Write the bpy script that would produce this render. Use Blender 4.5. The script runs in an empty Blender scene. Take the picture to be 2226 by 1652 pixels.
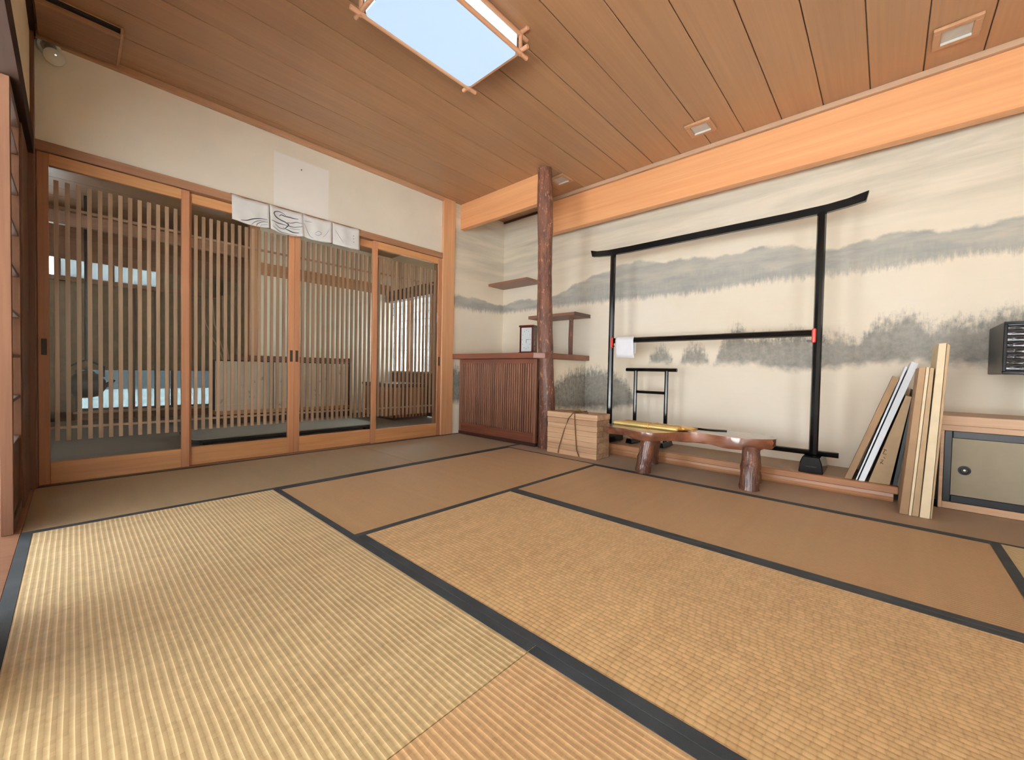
import bpy, bmesh, math, random
from mathutils import Vector, Matrix
random.seed(7)
scene = bpy.context.scene
COL = scene.collection
rad = math.radians

# ------------------------------------------------------------------ camera
CAM_H = 0.6766
cam_d = bpy.data.cameras.new('camera')
cam = bpy.data.objects.new('camera', cam_d)
COL.objects.link(cam)
cam.location = (0, 0, CAM_H)
cam.rotation_mode = 'XYZ'
cam.rotation_euler = (rad(88.64926), rad(-1.12117), rad(42.72716))
cam_d.sensor_fit = 'HORIZONTAL'
cam_d.sensor_width = 36.0
cam_d.lens = 881.97 / 2226 * 36.0
cam_d.clip_start = 0.01
scene.camera = cam
scene.cycles.max_bounces = 8
scene.cycles.diffuse_bounces = 5
scene.cycles.glossy_bounces = 3
scene.cycles.transmission_bounces = 4

# ------------------------------------------------------------------ sky, exposure
scene.view_settings.view_transform = 'Standard'
scene.view_settings.look = 'None'
scene.view_settings.gamma = 1.0
scene.view_settings.use_curve_mapping = False
scene.view_settings.exposure = 0.0
world = bpy.data.worlds.new('overcast_sky')
scene.world = world
world.use_nodes = True
bg = world.node_tree.nodes['Background']
bg.inputs['Color'].default_value = (0.88, 0.94, 1.0, 1)
bg.inputs['Strength'].default_value = 7.0

# midday sun: falls on the garden ground, an added veranda roof keeps it off the mats
sun_d = bpy.data.lights.new('sun', 'SUN')
sun_d.energy = 182.0
sun_d.color = (1.0, 0.96, 0.90)
sun_d.angle = rad(0.6)
sun = bpy.data.objects.new('sun', sun_d)
COL.objects.link(sun)
sun.rotation_euler = (rad(-28), rad(8), 0)      # high over the garden side


def portal(name, loc, rot, sx, sy):
    d = bpy.data.lights.new(name, 'AREA')
    d.shape = 'RECTANGLE'
    d.size = sx
    d.size_y = sy
    d.cycles.is_portal = True
    o = bpy.data.objects.new(name, d)
    COL.objects.link(o)
    o.location = loc
    o.rotation_euler = rot
    return o


# sky portals: they give no light of their own, they only guide the sampling of the sky
portal('sky_portal', (-0.36, -0.30, 0.9), (rad(90), 0, 0), 4.25, 1.75)
portal('sky_portal', (-7.15, 0.7, 0.35), (0, rad(-90), 0), 0.6, 1.6)
portal('sky_portal', (-4.7, 3.75, 1.2), (rad(-90), 0, 0), 2.7, 1.4)

# ------------------------------------------------------------------ dimensions
XD = -3.354     # lattice door wall
YB = 3.455      # painted alcove wall
YF = -0.144     # wall on the garden side
XR = 1.75       # wall to the right, out of frame
ZC = 2.41       # ceiling
ZL = 1.797      # underside of the lintel


# ------------------------------------------------------------------ node helpers
class NT:
    def __init__(self, name):
        self.m = bpy.data.materials.new(name)
        self.m.use_nodes = True
        self.t = self.m.node_tree
        self.b = self.t.nodes['Principled BSDF']
        self.out = self.t.nodes['Material Output']

    def n(self, typ, **kw):
        nd = self.t.nodes.new(typ)
        for k, v in kw.items():
            setattr(nd, k, v)
        return nd

    def put(self, sock, v):
        if v is None:
            return
        if isinstance(v, bpy.types.NodeSocket):
            self.t.links.new(v, sock)
        elif isinstance(v, (tuple, list)):
            if len(v) == 3 and sock.type == 'RGBA':
                v = (*v, 1)
            sock.default_value = v
        else:
            sock.default_value = v

    def math(self, op, a, b=None, c=None, clamp=False):
        nd = self.n('ShaderNodeMath', operation=op, use_clamp=clamp)
        for i, v in enumerate((a, b, c)):
            self.put(nd.inputs[i], v)
        return nd.outputs[0]

    def mix(self, f, a, b, blend='MIX'):
        nd = self.n('ShaderNodeMix', data_type='RGBA', blend_type=blend)
        self.put(nd.inputs[0], f)
        self.put(nd.inputs[6], a)
        self.put(nd.inputs[7], b)
        return nd.outputs[2]

    def step(self, v, lo, hi):
        nd = self.n('ShaderNodeMapRange', interpolation_type='SMOOTHSTEP')
        for i, x in enumerate((v, lo, hi, 0.0, 1.0)):
            self.put(nd.inputs[i], x)
        return nd.outputs[0]

    def rng(self, v, lo, hi, a, b):
        nd = self.n('ShaderNodeMapRange')
        for i, x in enumerate((v, lo, hi, a, b)):
            self.put(nd.inputs[i], x)
        return nd.outputs[0]

    def noise(self, vec, scale, detail=3.0, rough=0.55, distort=0.0):
        nd = self.n('ShaderNodeTexNoise')
        self.put(nd.inputs['Vector'], vec)
        self.put(nd.inputs['Scale'], scale)
        nd.inputs['Detail'].default_value = detail
        nd.inputs['Roughness'].default_value = rough
        nd.inputs['Distortion'].default_value = distort
        return nd.outputs['Fac']

    def vscale(self, vec, s, off=None):
        nd = self.n('ShaderNodeVectorMath', operation='MULTIPLY')
        self.put(nd.inputs[0], vec)
        nd.inputs[1].default_value = s
        o = nd.outputs[0]
        if off is not None:
            ad = self.n('ShaderNodeVectorMath', operation='ADD')
            self.put(ad.inputs[0], o)
            self.put(ad.inputs[1], off)
            o = ad.outputs[0]
        return o

    def objco(self):
        return self.n('ShaderNodeTexCoord').outputs['Object']

    def uv(self):
        return self.n('ShaderNodeTexCoord').outputs['UV']

    def rand(self):
        return self.n('ShaderNodeObjectInfo').outputs['Random']

    def sep(self, v):
        nd = self.n('ShaderNodeSeparateXYZ')
        self.put(nd.inputs[0], v)
        return nd.outputs

    def comb(self, x, y, z):
        nd = self.n('ShaderNodeCombineXYZ')
        for i, v in enumerate((x, y, z)):
            self.put(nd.inputs[i], v)
        return nd.outputs[0]

    def bump(self, h, strength=0.3, dist=0.01):
        nd = self.n('ShaderNodeBump')
        nd.inputs['Strength'].default_value = strength
        nd.inputs['Distance'].default_value = dist
        self.put(nd.inputs['Height'], h)
        self.t.links.new(nd.outputs[0], self.b.inputs['Normal'])

    def fin(self, col=None, rough=None, **kw):
        if col is not None:
            self.put(self.b.inputs['Base Color'], col)
        if rough is not None:
            self.put(self.b.inputs['Roughness'], rough)
        for k, v in kw.items():
            self.put(self.b.inputs[k.replace('_', ' ')], v)
        return self.m


def srgb(r, g, b):
    f = lambda c: (c / 255 / 12.92) if c / 255 <= 0.04045 else ((c / 255 + 0.055) / 1.055) ** 2.4
    return (f(r), f(g), f(b))


def mul(c, k):
    return tuple(min(1.0, x * k) for x in c)


def plain(name, col, rough=0.5, var=0.06, **kw):
    t = NT(name)
    v = t.noise(t.objco(), 14.0, 3)
    c = t.mix(t.rng(v, 0.3, 0.7, 0, 1), mul(col, 1 - var), mul(col, 1 + var))
    return t.fin(c, rough, **kw)


def desat(c, k):
    l = 0.3 * c[0] + 0.59 * c[1] + 0.11 * c[2]
    return tuple(l + (x - l) * k for x in c)


def wood(name, dark, light, axis, rough=0.45, fine=70.0, lng=2.0, var=0.12, coat=0.0, bump=0.12, con=0.6, sat=0.82, spec=0.5):
    t = NT(name)
    dark, light = desat(dark, sat), desat(light, sat)
    mid = tuple((a + b) / 2 for a, b in zip(dark, light))
    dark, light = (tuple(m + (x - m) * con for x, m in zip(c, mid)) for c in (dark, light))
    r = t.rand()
    off = t.comb(t.math('MULTIPLY', r, 13.7), t.math('MULTIPLY', r, 7.3), t.math('MULTIPLY', r, 5.1))
    s = [fine, fine, fine]
    s[axis] = lng
    s2 = [fine * 0.16, fine * 0.16, fine * 0.16]
    s2[axis] = lng * 0.35
    co = t.objco()
    g = t.noise(t.vscale(co, s, off), 1.0, 4, 0.6)
    g2 = t.noise(t.vscale(co, s2, off), 1.0, 3, 0.5, 0.6)
    f = t.math('ADD', t.math('MULTIPLY', g, 0.5), t.math('MULTIPLY', g2, 0.5))
    c = t.mix(t.rng(f, 0.34, 0.66, 0, 1), dark, light)
    k = t.rng(r, 0, 1, 1 - var, 1 + var)
    c = t.mix(1.0, c, t.comb(k, k, k), 'MULTIPLY')
    t.bump(g, bump, 0.002)
    return t.fin(c, t.rng(g2, 0, 1, rough - 0.08, rough + 0.1), Specular_IOR_Level=spec, Coat_Weight=coat, Coat_Roughness=0.12)


# ------------------------------------------------------------------ materials
W_D, W_L = srgb(146, 94, 62), srgb(190, 136, 96)
door_z = wood('door_cedar_upright', W_D, W_L, 2, sat=1.0)
door_y = wood('door_cedar_rail', srgb(160, 106, 64), srgb(208, 156, 104), 1, sat=1.0)
slat_z = wood('lattice_cedar', srgb(176, 128, 92), srgb(222, 176, 136), 2)
post_z = wood('post_cypress', srgb(184, 128, 84), srgb(220, 168, 120), 2, var=0.05, sat=0.95)
screen_z = wood('old_screen_frame', srgb(84, 52, 33), srgb(118, 80, 55), 2, var=0.05, rough=0.85, spec=0.1)
old_x = wood('smoked_old_beam', srgb(40, 23, 14), srgb(62, 38, 24), 0, var=0.05, rough=0.85, spec=0.1)
dark_z = wood('dark_stained_post', srgb(84, 48, 26), srgb(128, 78, 46), 2, var=0.05)
dark_x = wood('dark_stained_beam', srgb(60, 35, 21), srgb(94, 58, 36), 0, var=0.05)
dark_y = wood('dark_stained_lintel', srgb(118, 74, 44), srgb(164, 112, 70), 1, var=0.05)
beam_x = wood('orange_cedar_beam', srgb(204, 138, 90), srgb(232, 178, 128), 0, fine=55, lng=0.9, var=0.03, rough=0.4, sat=1.0)
ceil_y = wood('ceiling_cedar', srgb(146, 100, 58), srgb(172, 124, 76), 1, fine=60, lng=1.2, var=0.05, rough=0.42)
trim_w = wood('ceiling_trim_wood', srgb(160, 112, 72), srgb(190, 142, 98), 1, var=0.04)
trim_x = wood('ceiling_trim_wood_x', srgb(160, 122, 90), srgb(186, 150, 116), 0, var=0.04)
kura_z = wood('red_brown_slat_wood', srgb(96, 54, 34), srgb(142, 90, 60), 2, var=0.22, sat=0.9, con=0.4)
kura_x = wood('red_brown_board', srgb(92, 42, 22), srgb(140, 76, 44), 0, var=0.04, rough=0.35)
kura_dark = wood('dark_sill_wood', srgb(48, 22, 14), srgb(74, 38, 24), 0, var=0.04)
shelf_w = wood('shelf_walnut', srgb(96, 58, 38), srgb(142, 92, 62), 0, var=0.04)
toko_x = wood('alcove_sill_cedar', srgb(152, 98, 58), srgb(200, 144, 96), 0, var=0.03, rough=0.35, sat=0.92)
pale_x = wood('pale_cypress', srgb(186, 140, 96), srgb(220, 178, 132), 0, var=0.04)
box_w = wood('paulownia_planks', srgb(160, 116, 74), srgb(222, 178, 130), 0, fine=42, lng=1.0, var=0.05, con=1.0)
lamp_w = wood('lamp_frame_wood', srgb(190, 128, 84), srgb(226, 170, 124), 1, var=0.1)
black = plain('black_lacquer', (0.003, 0.003, 0.0035), 0.16, 0.02, Specular_IOR_Level=0.35)
blackm = plain('black_slot', (0.008, 0.006, 0.005), 0.7)
brown_slot = plain('dark_brown_pull', (0.02, 0.012, 0.008), 0.5)
white_pl = plain('white_plastic', srgb(232, 230, 222), 0.35)
grey_pl = plain('grey_plastic', srgb(150, 146, 136), 0.4)
white_cloth = plain('white_cotton', srgb(240, 242, 248), 0.9, 0.03)
red_m = plain('red_lacquer', srgb(205, 50, 30), 0.4)
gold = plain('gold_paper', srgb(214, 170, 84), 0.28, 0.15, Metallic=0.55)
gold_l = plain('pale_gold_paper', srgb(236, 208, 132), 0.35, 0.1, Metallic=0.3)
cord_m = plain('brown_cord', srgb(112, 78, 44), 0.8, 0.2)
card_m = plain('cardboard', srgb(176, 150, 116), 0.8, 0.08)
card_d = plain('brown_cardboard', srgb(156, 126, 94), 0.8, 0.1)
card_l = plain('pale_cardboard', srgb(222, 204, 170), 0.75, 0.06)
styro = plain('white_foam_board', srgb(240, 246, 250), 0.7, 0.02)
dgreen = plain('dark_green_board', srgb(40, 46, 42), 0.5, 0.1)
border_m = None
grey_top = plain('grey_table_surface', srgb(142, 140, 132), 0.45, 0.05)
dark_cer = plain('dark_iron', srgb(34, 34, 38), 0.5, 0.2)
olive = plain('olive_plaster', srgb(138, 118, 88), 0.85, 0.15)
iron = plain('blackened_iron', srgb(36, 34, 32), 0.45, 0.2, Metallic=0.4)


def make_border():
    t = NT('border_cloth')
    co = t.objco()
    n = t.noise(co, 420, 2)
    n2 = t.noise(co, 6, 3)
    c = t.mix(t.rng(n2, 0.3, 0.7, 0, 1), srgb(42, 50, 54), srgb(62, 70, 74))
    t.bump(n, 0.3, 0.001)
    return t.fin(c, 0.75)


border_m = make_border()


def tatami(name, axis, dark, light, contrast=1.0, period=0.0152, cl=0.0115):
    """woven rush: raised ribs along one axis, short stitches across them"""
    t = NT(name)
    co = t.sep(t.objco())
    u = co[0] if axis == 0 else co[1]       # along the ribs
    v = co[1] if axis == 0 else co[0]       # across the ribs
    wob = t.noise(t.vscale(t.objco(), (3, 3, 3)), 1.0, 2)
    vv = t.math('ADD', t.math('DIVIDE', v, period), t.math('MULTIPLY', wob, 0.35))
    row = t.math('FLOOR', vv)
    fr = t.math('FRACT', vv)
    rib = t.math('SUBTRACT', 1.0, t.math('POWER', t.math('ABSOLUTE', t.math('SUBTRACT', t.math('MULTIPLY', fr, 2), 1)), 2.5))
    line = t.math('POWER', t.math('SUBTRACT', 1.0, t.math('ABSOLUTE', t.math('SUBTRACT', t.math('MULTIPLY', fr, 2), 1))), 3.4)
    rib = t.math('ADD', t.math('MULTIPLY', rib, 0.3), t.math('MULTIPLY', line, 0.7)) if cl < 0.015 else t.math('MULTIPLY', rib, 0.62)
    odd = t.math('MULTIPLY', t.math('MODULO', t.math('ABSOLUTE', row), 2), 0.5)
    if cl > 0.015:
        wr_ = t.n('ShaderNodeTexWhiteNoise', noise_dimensions='1D')
        t.put(wr_.inputs['W'], row)
        odd = t.math('ADD', t.math('MULTIPLY', wr_.outputs['Value'], 3.0), t.math('MULTIPLY', t.noise(t.vscale(t.objco(), (24, 60, 1)), 1.0, 2), 0.4))
    uu = t.math('ADD', t.math('DIVIDE', u, cl), odd)
    cell = t.math('FLOOR', uu)
    wn = t.n('ShaderNodeTexWhiteNoise', noise_dimensions='2D')
    t.put(wn.inputs['Vector'], t.comb(cell, row, 0))
    st = wn.outputs['Value']
    cf = t.math('FRACT', uu)
    stitch = t.math('SUBTRACT', 1.0, t.math('POWER', t.math('ABSOLUTE', t.math('SUBTRACT', t.math('MULTIPLY', cf, 2), 1)), 4.0))
    s_f = (900, 60, 60) if axis == 0 else (60, 900, 60)
    fine = t.noise(t.vscale(t.objco(), s_f), 1.0, 2)
    st = t.math('MULTIPLY', st, 1.0 if cl > 0.015 else 0.55)
    s_b = (16, 0.5, 1) if axis == 0 else (0.5, 16, 1)
    band = t.noise(t.vscale(t.objco(), s_b), 1.0, 3)
    big = t.noise(t.objco(), 1.7, 3)
    f = t.math('MULTIPLY', rib, 0.62 * contrast)
    f = t.math('ADD', f, t.math('MULTIPLY', st, 0.26 * contrast if cl < 0.015 else 0.26))
    if cl > 0.015:
        f = t.math('ADD', f, t.math('MULTIPLY', t.math('SUBTRACT', stitch, 0.8), 0.26))
    f = t.math('ADD', f, t.math('MULTIPLY', t.math('SUBTRACT', fine, 0.5), 0.35))
    f = t.math('ADD', f, t.math('MULTIPLY', t.math('SUBTRACT', band, 0.5), 0.4))
    f = t.math('ADD', f, t.math('MULTIPLY', t.math('SUBTRACT', big, 0.5), 0.3))
    f = t.math('ADD', f, 0.5 - (0.26 * contrast if cl < 0.015 else 0.33))
    c = t.mix(t.math('ADD', f, 0.0, clamp=True), dark, light)
    h = t.math('ADD', rib, t.math('MULTIPLY', stitch, 0.35 * contrast))
    h = t.math('ADD', h, t.math('MULTIPLY', fine, 0.25))
    t.bump(h, 0.4, 0.002)
    return t.fin(c, 0.5, Specular_IOR_Level=0.35, Sheen_Weight=0.1)


tat_near = tatami('tatami_near', 0, srgb(150, 122, 78), srgb(230, 206, 152), 1.15)
tat_warm = tatami('tatami_warm', 0, srgb(158, 120, 76), srgb(230, 192, 138), 1.0)
tat_mid = tatami('tatami_mid', 0, srgb(160, 124, 76), srgb(232, 196, 138), 0.9, 0.0150, 0.019)
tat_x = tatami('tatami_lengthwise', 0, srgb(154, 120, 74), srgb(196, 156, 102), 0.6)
tat_y = tatami('tatami_crosswise', 1, srgb(154, 120, 74), srgb(196, 156, 102), 0.6)  # darker base stands in for the sheen of the turned weave
tat_dull = tatami('tatami_by_door', 1, srgb(134, 112, 74), srgb(166, 140, 96), 0.5)  # base darkened too, in place of view-dependent weave sheen
tat_strip = tatami('tatami_strip', 0, srgb(134, 106, 74), srgb(166, 134, 96), 0.4)
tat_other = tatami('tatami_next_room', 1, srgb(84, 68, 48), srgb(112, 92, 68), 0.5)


def plaster(name, col, patch=False):
    t = NT(name)
    co = t.objco()
    n = t.noise(co, 2.2, 4)
    n2 = t.noise(co, 160, 3)
    c = t.mix(t.rng(n, 0.3, 0.7, 0, 1), mul(col, 0.94), mul(col, 1.04))
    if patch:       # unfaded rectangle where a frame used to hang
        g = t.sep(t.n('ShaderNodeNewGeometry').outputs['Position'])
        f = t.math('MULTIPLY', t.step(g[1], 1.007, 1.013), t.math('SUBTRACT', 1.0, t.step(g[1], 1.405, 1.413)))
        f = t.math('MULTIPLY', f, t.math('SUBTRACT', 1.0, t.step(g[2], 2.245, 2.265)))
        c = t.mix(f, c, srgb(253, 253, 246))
    t.bump(n2, 0.15, 0.001)
    return t.fin(c, 0.9)


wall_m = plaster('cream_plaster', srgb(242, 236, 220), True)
wall_p = plaster('plain_cream_plaster', srgb(226, 212, 182))
wall_n = plaster('next_room_plaster', srgb(248, 240, 222))
wall_r = plaster('ivory_plaster', srgb(232, 222, 200))


def curve_node(t, u, pts, u0, u1):
    nd = t.n('ShaderNodeFloatCurve')
    c = nd.mapping.curves[0]
    q = [((a - u0) / (u1 - u0), z / 2.5) for a, z in pts]
    c.points[0].location = q[0]
    c.points[1].location = q[-1]
    for p in q[1:-1]:
        c.points.new(*p)
    for p in c.points:
        p.handle_type = 'VECTOR'
    nd.mapping.update()
    t.put(nd.inputs['Value'], t.math('DIVIDE', t.math('SUBTRACT', u, u0), u1 - u0))
    return t.math('MULTIPLY', nd.outputs[0], 2.5)


def make_mural():
    """ink landscape: misty hills, a line of trees, reeds; u = metres along the wall, v = height"""
    t = NT('ink_landscape_paper')
    s = t.sep(t.uv())
    u, z = s[0], s[1]
    p = t.comb(u, z, 0)
    U0, U1 = -4.4, 1.8
    mt = [(-4.4, 1.45), (-4.1, 1.462), (-3.75, 1.475), (-3.5, 1.44), (-3.35, 1.45), (-3.1, 1.48), (-2.65, 1.47), (-2.29, 1.58), (-1.89, 1.67), (-1.7, 1.695),
          (-1.45, 1.63), (-1.2, 1.645), (-1.0, 1.605), (-0.72, 1.63), (-0.52, 1.6), (-0.32, 1.54), (-0.2, 1.55), (-0.02, 1.585), (0.09, 1.585), (0.2, 1.555), (0.32, 1.55), (0.52, 1.56), (1.0, 1.6), (1.8, 1.5)]
    mb = [(-4.4, 1.32), (-4.1, 1.325), (-3.75, 1.32), (-3.35, 1.34), (-2.63, 1.345), (-1.88, 1.342), (-1.6, 1.335), (-1.21, 1.33), (-0.97, 1.34), (-0.63, 1.36), (-0.41, 1.352), (-0.26, 1.347), (0.13, 1.36), (0.35, 1.375), (0.52, 1.36), (1.8, 1.36)]
    m2 = [(a, (zt := 0.55 * b + 0.45 * 1.345) + 0.035 * math.sin(a * 5.3 + 1) + 0.02 * math.sin(a * 13)) for a, b in mt]
    tt = [(-4.4, 0.62), (-4.15, 0.68), (-4.05, 0.72), (-3.95, 0.6), (-3.4, 0.66), (-2.85, 0.6), (-2.7, 0.58), (-2.45, 0.68), (-2.3, 0.70), (-2.2, 0.70), (-2.1, 0.71), (-1.98, 0.70), (-1.86, 0.66), (-1.76, 0.6), (-1.69, 0.48), (-1.66, 0.25),
          (-1.56, 0.72), (-1.545, 0.8), (-1.5, 0.88), (-1.44, 0.935), (-1.38, 0.88), (-1.335, 0.8), (-1.32, 0.72), (-1.285, 0.72), (-1.27, 0.82), (-1.22, 0.90), (-1.16, 0.915), (-1.09, 0.89), (-1.055, 0.82), (-1.045, 0.72),
          (-1.01, 0.74), (-0.98, 0.88), (-0.93, 0.98), (-0.88, 1.03), (-0.83, 1.045), (-0.77, 0.98), (-0.7, 0.97), (-0.56, 0.98), (-0.45, 1.0), (-0.37, 0.95), (-0.3, 0.94), (-0.23, 0.975), (-0.17, 0.92), (-0.13, 0.93), (-0.07, 1.03), (0.015, 1.05), (0.1, 1.08), (0.15, 1.02), (0.18, 0.99), (0.29, 1.03), (0.37, 1.02), (0.46, 1.065), (0.53, 1.07), (1.0, 1.02), (1.8, 1.0)]
    tb = [(-4.4, 0.31), (-2.85, 0.34), (-2.45, 0.31), (-2.2, 0.3), (-1.9, 0.325), (-1.69, 0.36), (-1.63, 0.55), (-1.58, 0.75), (-1.44, 0.755), (-1.16, 0.748), (-0.98, 0.75), (-0.73, 0.752), (-0.55, 0.71), (-0.34, 0.712), (-0.06, 0.755), (0.145, 0.77), (0.366, 0.745), (0.53, 0.745), (1.8, 0.74)]
    base = t.noise(p, 1.4, 4)
    fib = t.noise(t.vscale(p, (2.5, 46, 1)), 1.0, 4)
    paper = t.mix(t.rng(base, 0.3, 0.7, 0, 1), srgb(236, 224, 200), srgb(246, 238, 220))
    ink = srgb(112, 116, 116)
    inkd = srgb(56, 60, 64)
    # sky washes
    sky = t.noise(t.vscale(t.comb(u, t.math('SUBTRACT', z, t.math('MULTIPLY', u, 0.03)), 0), (0.8, 9.0, 1)), 1.0, 5, 0.6, 0.4)
    f_sky = t.math('MULTIPLY', t.rng(sky, 0.38, 0.66, 0, 1), t.step(z, 1.45, 1.95))
    f_sky = t.math('ADD', t.math('MULTIPLY', f_sky, 0.46), t.math('MULTIPLY', t.step(z, 1.5, 2.1), 0.22))
    col = t.mix(f_sky, paper, srgb(160, 156, 142))
    # hills
    n_e = t.math('MULTIPLY', t.math('SUBTRACT', t.noise(p, 7.0, 4), 0.5), 0.10)
    streak = t.noise(t.vscale(p, (60, 9, 1)), 1.0, 3)
    n_b = t.math('MULTIPLY', t.math('SUBTRACT', t.noise(t.vscale(p, (34, 8, 1)), 1.0, 5, 0.75), 0.5), 0.13)
    top = t.math('ADD', curve_node(t, u, mt, U0, U1), n_e)
    bot = t.math('ADD', curve_node(t, u, mb, U0, U1), n_b)
    d1 = t.math('SUBTRACT', top, z)
    d2 = t.math('SUBTRACT', z, bot)
    hill = t.math('MULTIPLY', t.step(d1, -0.006, 0.022), t.step(d2, -0.02, 0.045))
    wash = t.rng(t.noise(t.vscale(p, (3, 14, 1)), 1.0, 5, 0.65), 0.3, 0.7, 0.52, 0.86)
    col = t.mix(t.math('MULTIPLY', hill, wash), col, ink)
    top2 = t.math('ADD', curve_node(t, u, m2, U0, U1), n_e)
    hill2 = t.math('MULTIPLY', t.step(t.math('SUBTRACT', top2, z), -0.005, 0.03), t.step(d2, -0.015, 0.05))
    col = t.mix(t.math('MULTIPLY', hill2, t.rng(streak, 0.3, 0.7, 0.12, 0.42)), col, ink)
    # trees and reeds
    spk = t.noise(t.vscale(p, (38, 9, 1)), 1.0, 5, 0.75)
    fol = t.noise(p, 26, 4, 0.7)
    n_t = t.math('ADD', t.math('MULTIPLY', t.math('SUBTRACT', spk, 0.5), 0.22), t.math('MULTIPLY', t.math('SUBTRACT', fol, 0.5), 0.12))
    n_tb = t.math('MULTIPLY', t.math('SUBTRACT', t.noise(p, 18, 4), 0.5), 0.08)
    tz = t.math('SUBTRACT', t.math('ADD', curve_node(t, u, tt, U0, U1), n_t), z)
    bz = t.math('SUBTRACT', z, t.math('ADD', curve_node(t, u, tb, U0, U1), n_tb))
    tree = t.math('MULTIPLY', t.step(tz, -0.045, 0.075), t.step(bz, -0.02, 0.05))
    dens = t.math('MULTIPLY', t.rng(fol, 0.25, 0.75, 0.68, 0.95), t.rng(spk, 0.2, 0.8, 0.85, 1.0))
    col = t.mix(t.math('MULTIPLY', tree, dens), col, inkd)
    col = t.mix(t.math('MULTIPLY', t.math('SUBTRACT', fib, 0.5), 0.12, clamp=True), col, srgb(190, 176, 146))
    t.bump(fib, 0.06, 0.001)
    return t.fin(col, 0.88)


mural = make_mural()


def make_bark(name, cols, coat=0.0, rough=0.6, sz=(30, 30, 8)):
    t = NT(name)
    co = t.objco()
    n = t.noise(t.vscale(co, sz), 1.0, 5, 0.65)
    n2 = t.noise(t.vscale(co, (46, 46, 20)), 1.0, 5, 0.7)
    c = t.mix(t.rng(n, 0.35, 0.65, 0, 1), cols[0], cols[1])
    c = t.mix(t.step(n2, 0.555, 0.66), c, cols[2])
    t.bump(t.math('ADD', n, t.math('MULTIPLY', n2, 0.9)), 0.9, 0.012)
    return t.fin(c, rough, Coat_Weight=coat, Coat_Roughness=0.12)


bark = make_bark('red_pine_bark', (srgb(66, 36, 24), srgb(110, 64, 44), srgb(160, 112, 84)), 0.1, 0.55)
leg_bark = make_bark('lacquered_bark', (srgb(74, 38, 22), srgb(120, 70, 44), srgb(160, 116, 92)), 0.8, 0.35)
slab_m = wood('lacquered_burl', srgb(70, 34, 16), srgb(150, 84, 44), 0, fine=20, lng=3, con=1.1, rough=0.3, coat=0.9, var=0.02)


def make_glass(name, gloss=1.0):
    t = NT(name)
    tr = t.n('ShaderNodeBsdfTransparent')
    tr.inputs[0].default_value = (0.94, 0.96, 0.95, 1)
    gl = t.n('ShaderNodeBsdfGlossy')
    gl.inputs['Roughness'].default_value = 0.02
    fr = t.n('ShaderNodeFresnel')
    fr.inputs[0].default_value = 1.35
    mx = t.n('ShaderNodeMixShader')
    t.t.links.new(t.math('MULTIPLY', fr.outputs[0], gloss), mx.inputs[0])
    t.t.links.new(tr.outputs[0], mx.inputs[1])
    t.t.links.new(gl.outputs[0], mx.inputs[2])
    t.t.links.new(mx.outputs[0], t.out.inputs[0])
    return t.m


glass = make_glass('clear_pane')
dim_pane = make_glass('glare_dimmed_pane')  # pane colour darkened to dim the overbright garden behind it
for nd_ in dim_pane.node_tree.nodes:
    if nd_.type == 'BSDF_TRANSPARENT':
        nd_.inputs[0].default_value = (0.135, 0.155, 0.162, 1)


def make_paper(name, col=(0.9, 0.9, 0.88)):
    t = NT(name)
    d = t.n('ShaderNodeBsdfDiffuse')
    d.inputs[0].default_value = (*col, 1)
    tr = t.n('ShaderNodeBsdfTranslucent')
    tr.inputs[0].default_value = (*col, 1)
    mx = t.n('ShaderNodeMixShader')
    mx.inputs[0].default_value = 0.75
    t.t.links.new(d.outputs[0], mx.inputs[1])
    t.t.links.new(tr.outputs[0], mx.inputs[2])
    t.t.links.new(mx.outputs[0], t.out.inputs[0])
    return t.m


paper_m = make_paper('shoji_paper')


def emit(name, col, s):
    t = NT(name)
    t.put(t.b.inputs['Base Color'], mul(col, 0.3))
    t.put(t.b.inputs['Emission Color'], col)
    t.b.inputs['Emission Strength'].default_value = s
    t.b.inputs['Roughness'].default_value = 0.35
    return t.m


# ------------------------------------------------------------------ mesh helpers
MESH = {}


def link(o, parent=None):
    COL.objects.link(o)
    if parent is not None:
        o.parent = parent
    return o


def tag(o, label=None, cat=None, group=None, kind=None):
    if label:
        o['label'] = label
    if cat:
        o['category'] = cat
    if group:
        o['group'] = group
    if kind:
        o['kind'] = kind
    return o


def wloc(o):
    v = Vector(o.location)
    while o.parent is not None:
        o = o.parent
        v += Vector(o.location)
    return v


def empty(name, loc, rz=0.0, parent=None):
    o = bpy.data.objects.new(name, None)
    o.empty_display_size = 0.05
    link(o, parent)
    o.location = loc
    o.rotation_euler = (0, 0, rz)
    return o


def box_mesh(sx, sy, sz, mat, bev):
    key = (round(sx, 5), round(sy, 5), round(sz, 5), mat.name, bev)
    if key in MESH:
        return MESH[key]
    bm = bmesh.new()
    bmesh.ops.create_cube(bm, size=1.0)
    bmesh.ops.scale(bm, vec=(sx, sy, sz), verts=bm.verts)
    if bev:
        bmesh.ops.bevel(bm, geom=bm.edges[:], offset=min(bev, 0.45 * min(sx, sy, sz)), segments=1, affect='EDGES')
    me = bpy.data.meshes.new('box')
    bm.to_mesh(me)
    bm.free()
    me.materials.append(mat)
    MESH[key] = me
    return me


def box(name, x0, x1, y0, y1, z0, z1, mat, parent=None, bev=0.0015, local=False):
    """axis-aligned box given in world coordinates (or in the parent's if local)"""
    me = box_mesh(abs(x1 - x0), abs(y1 - y0), abs(z1 - z0), mat, bev)
    o = bpy.data.objects.new(name, me)
    link(o, parent)
    c = Vector(((x0 + x1) / 2, (y0 + y1) / 2, (z0 + z1) / 2))
    if parent is not None and not local:
        c -= wloc(parent)
    o.location = c
    return o


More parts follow.
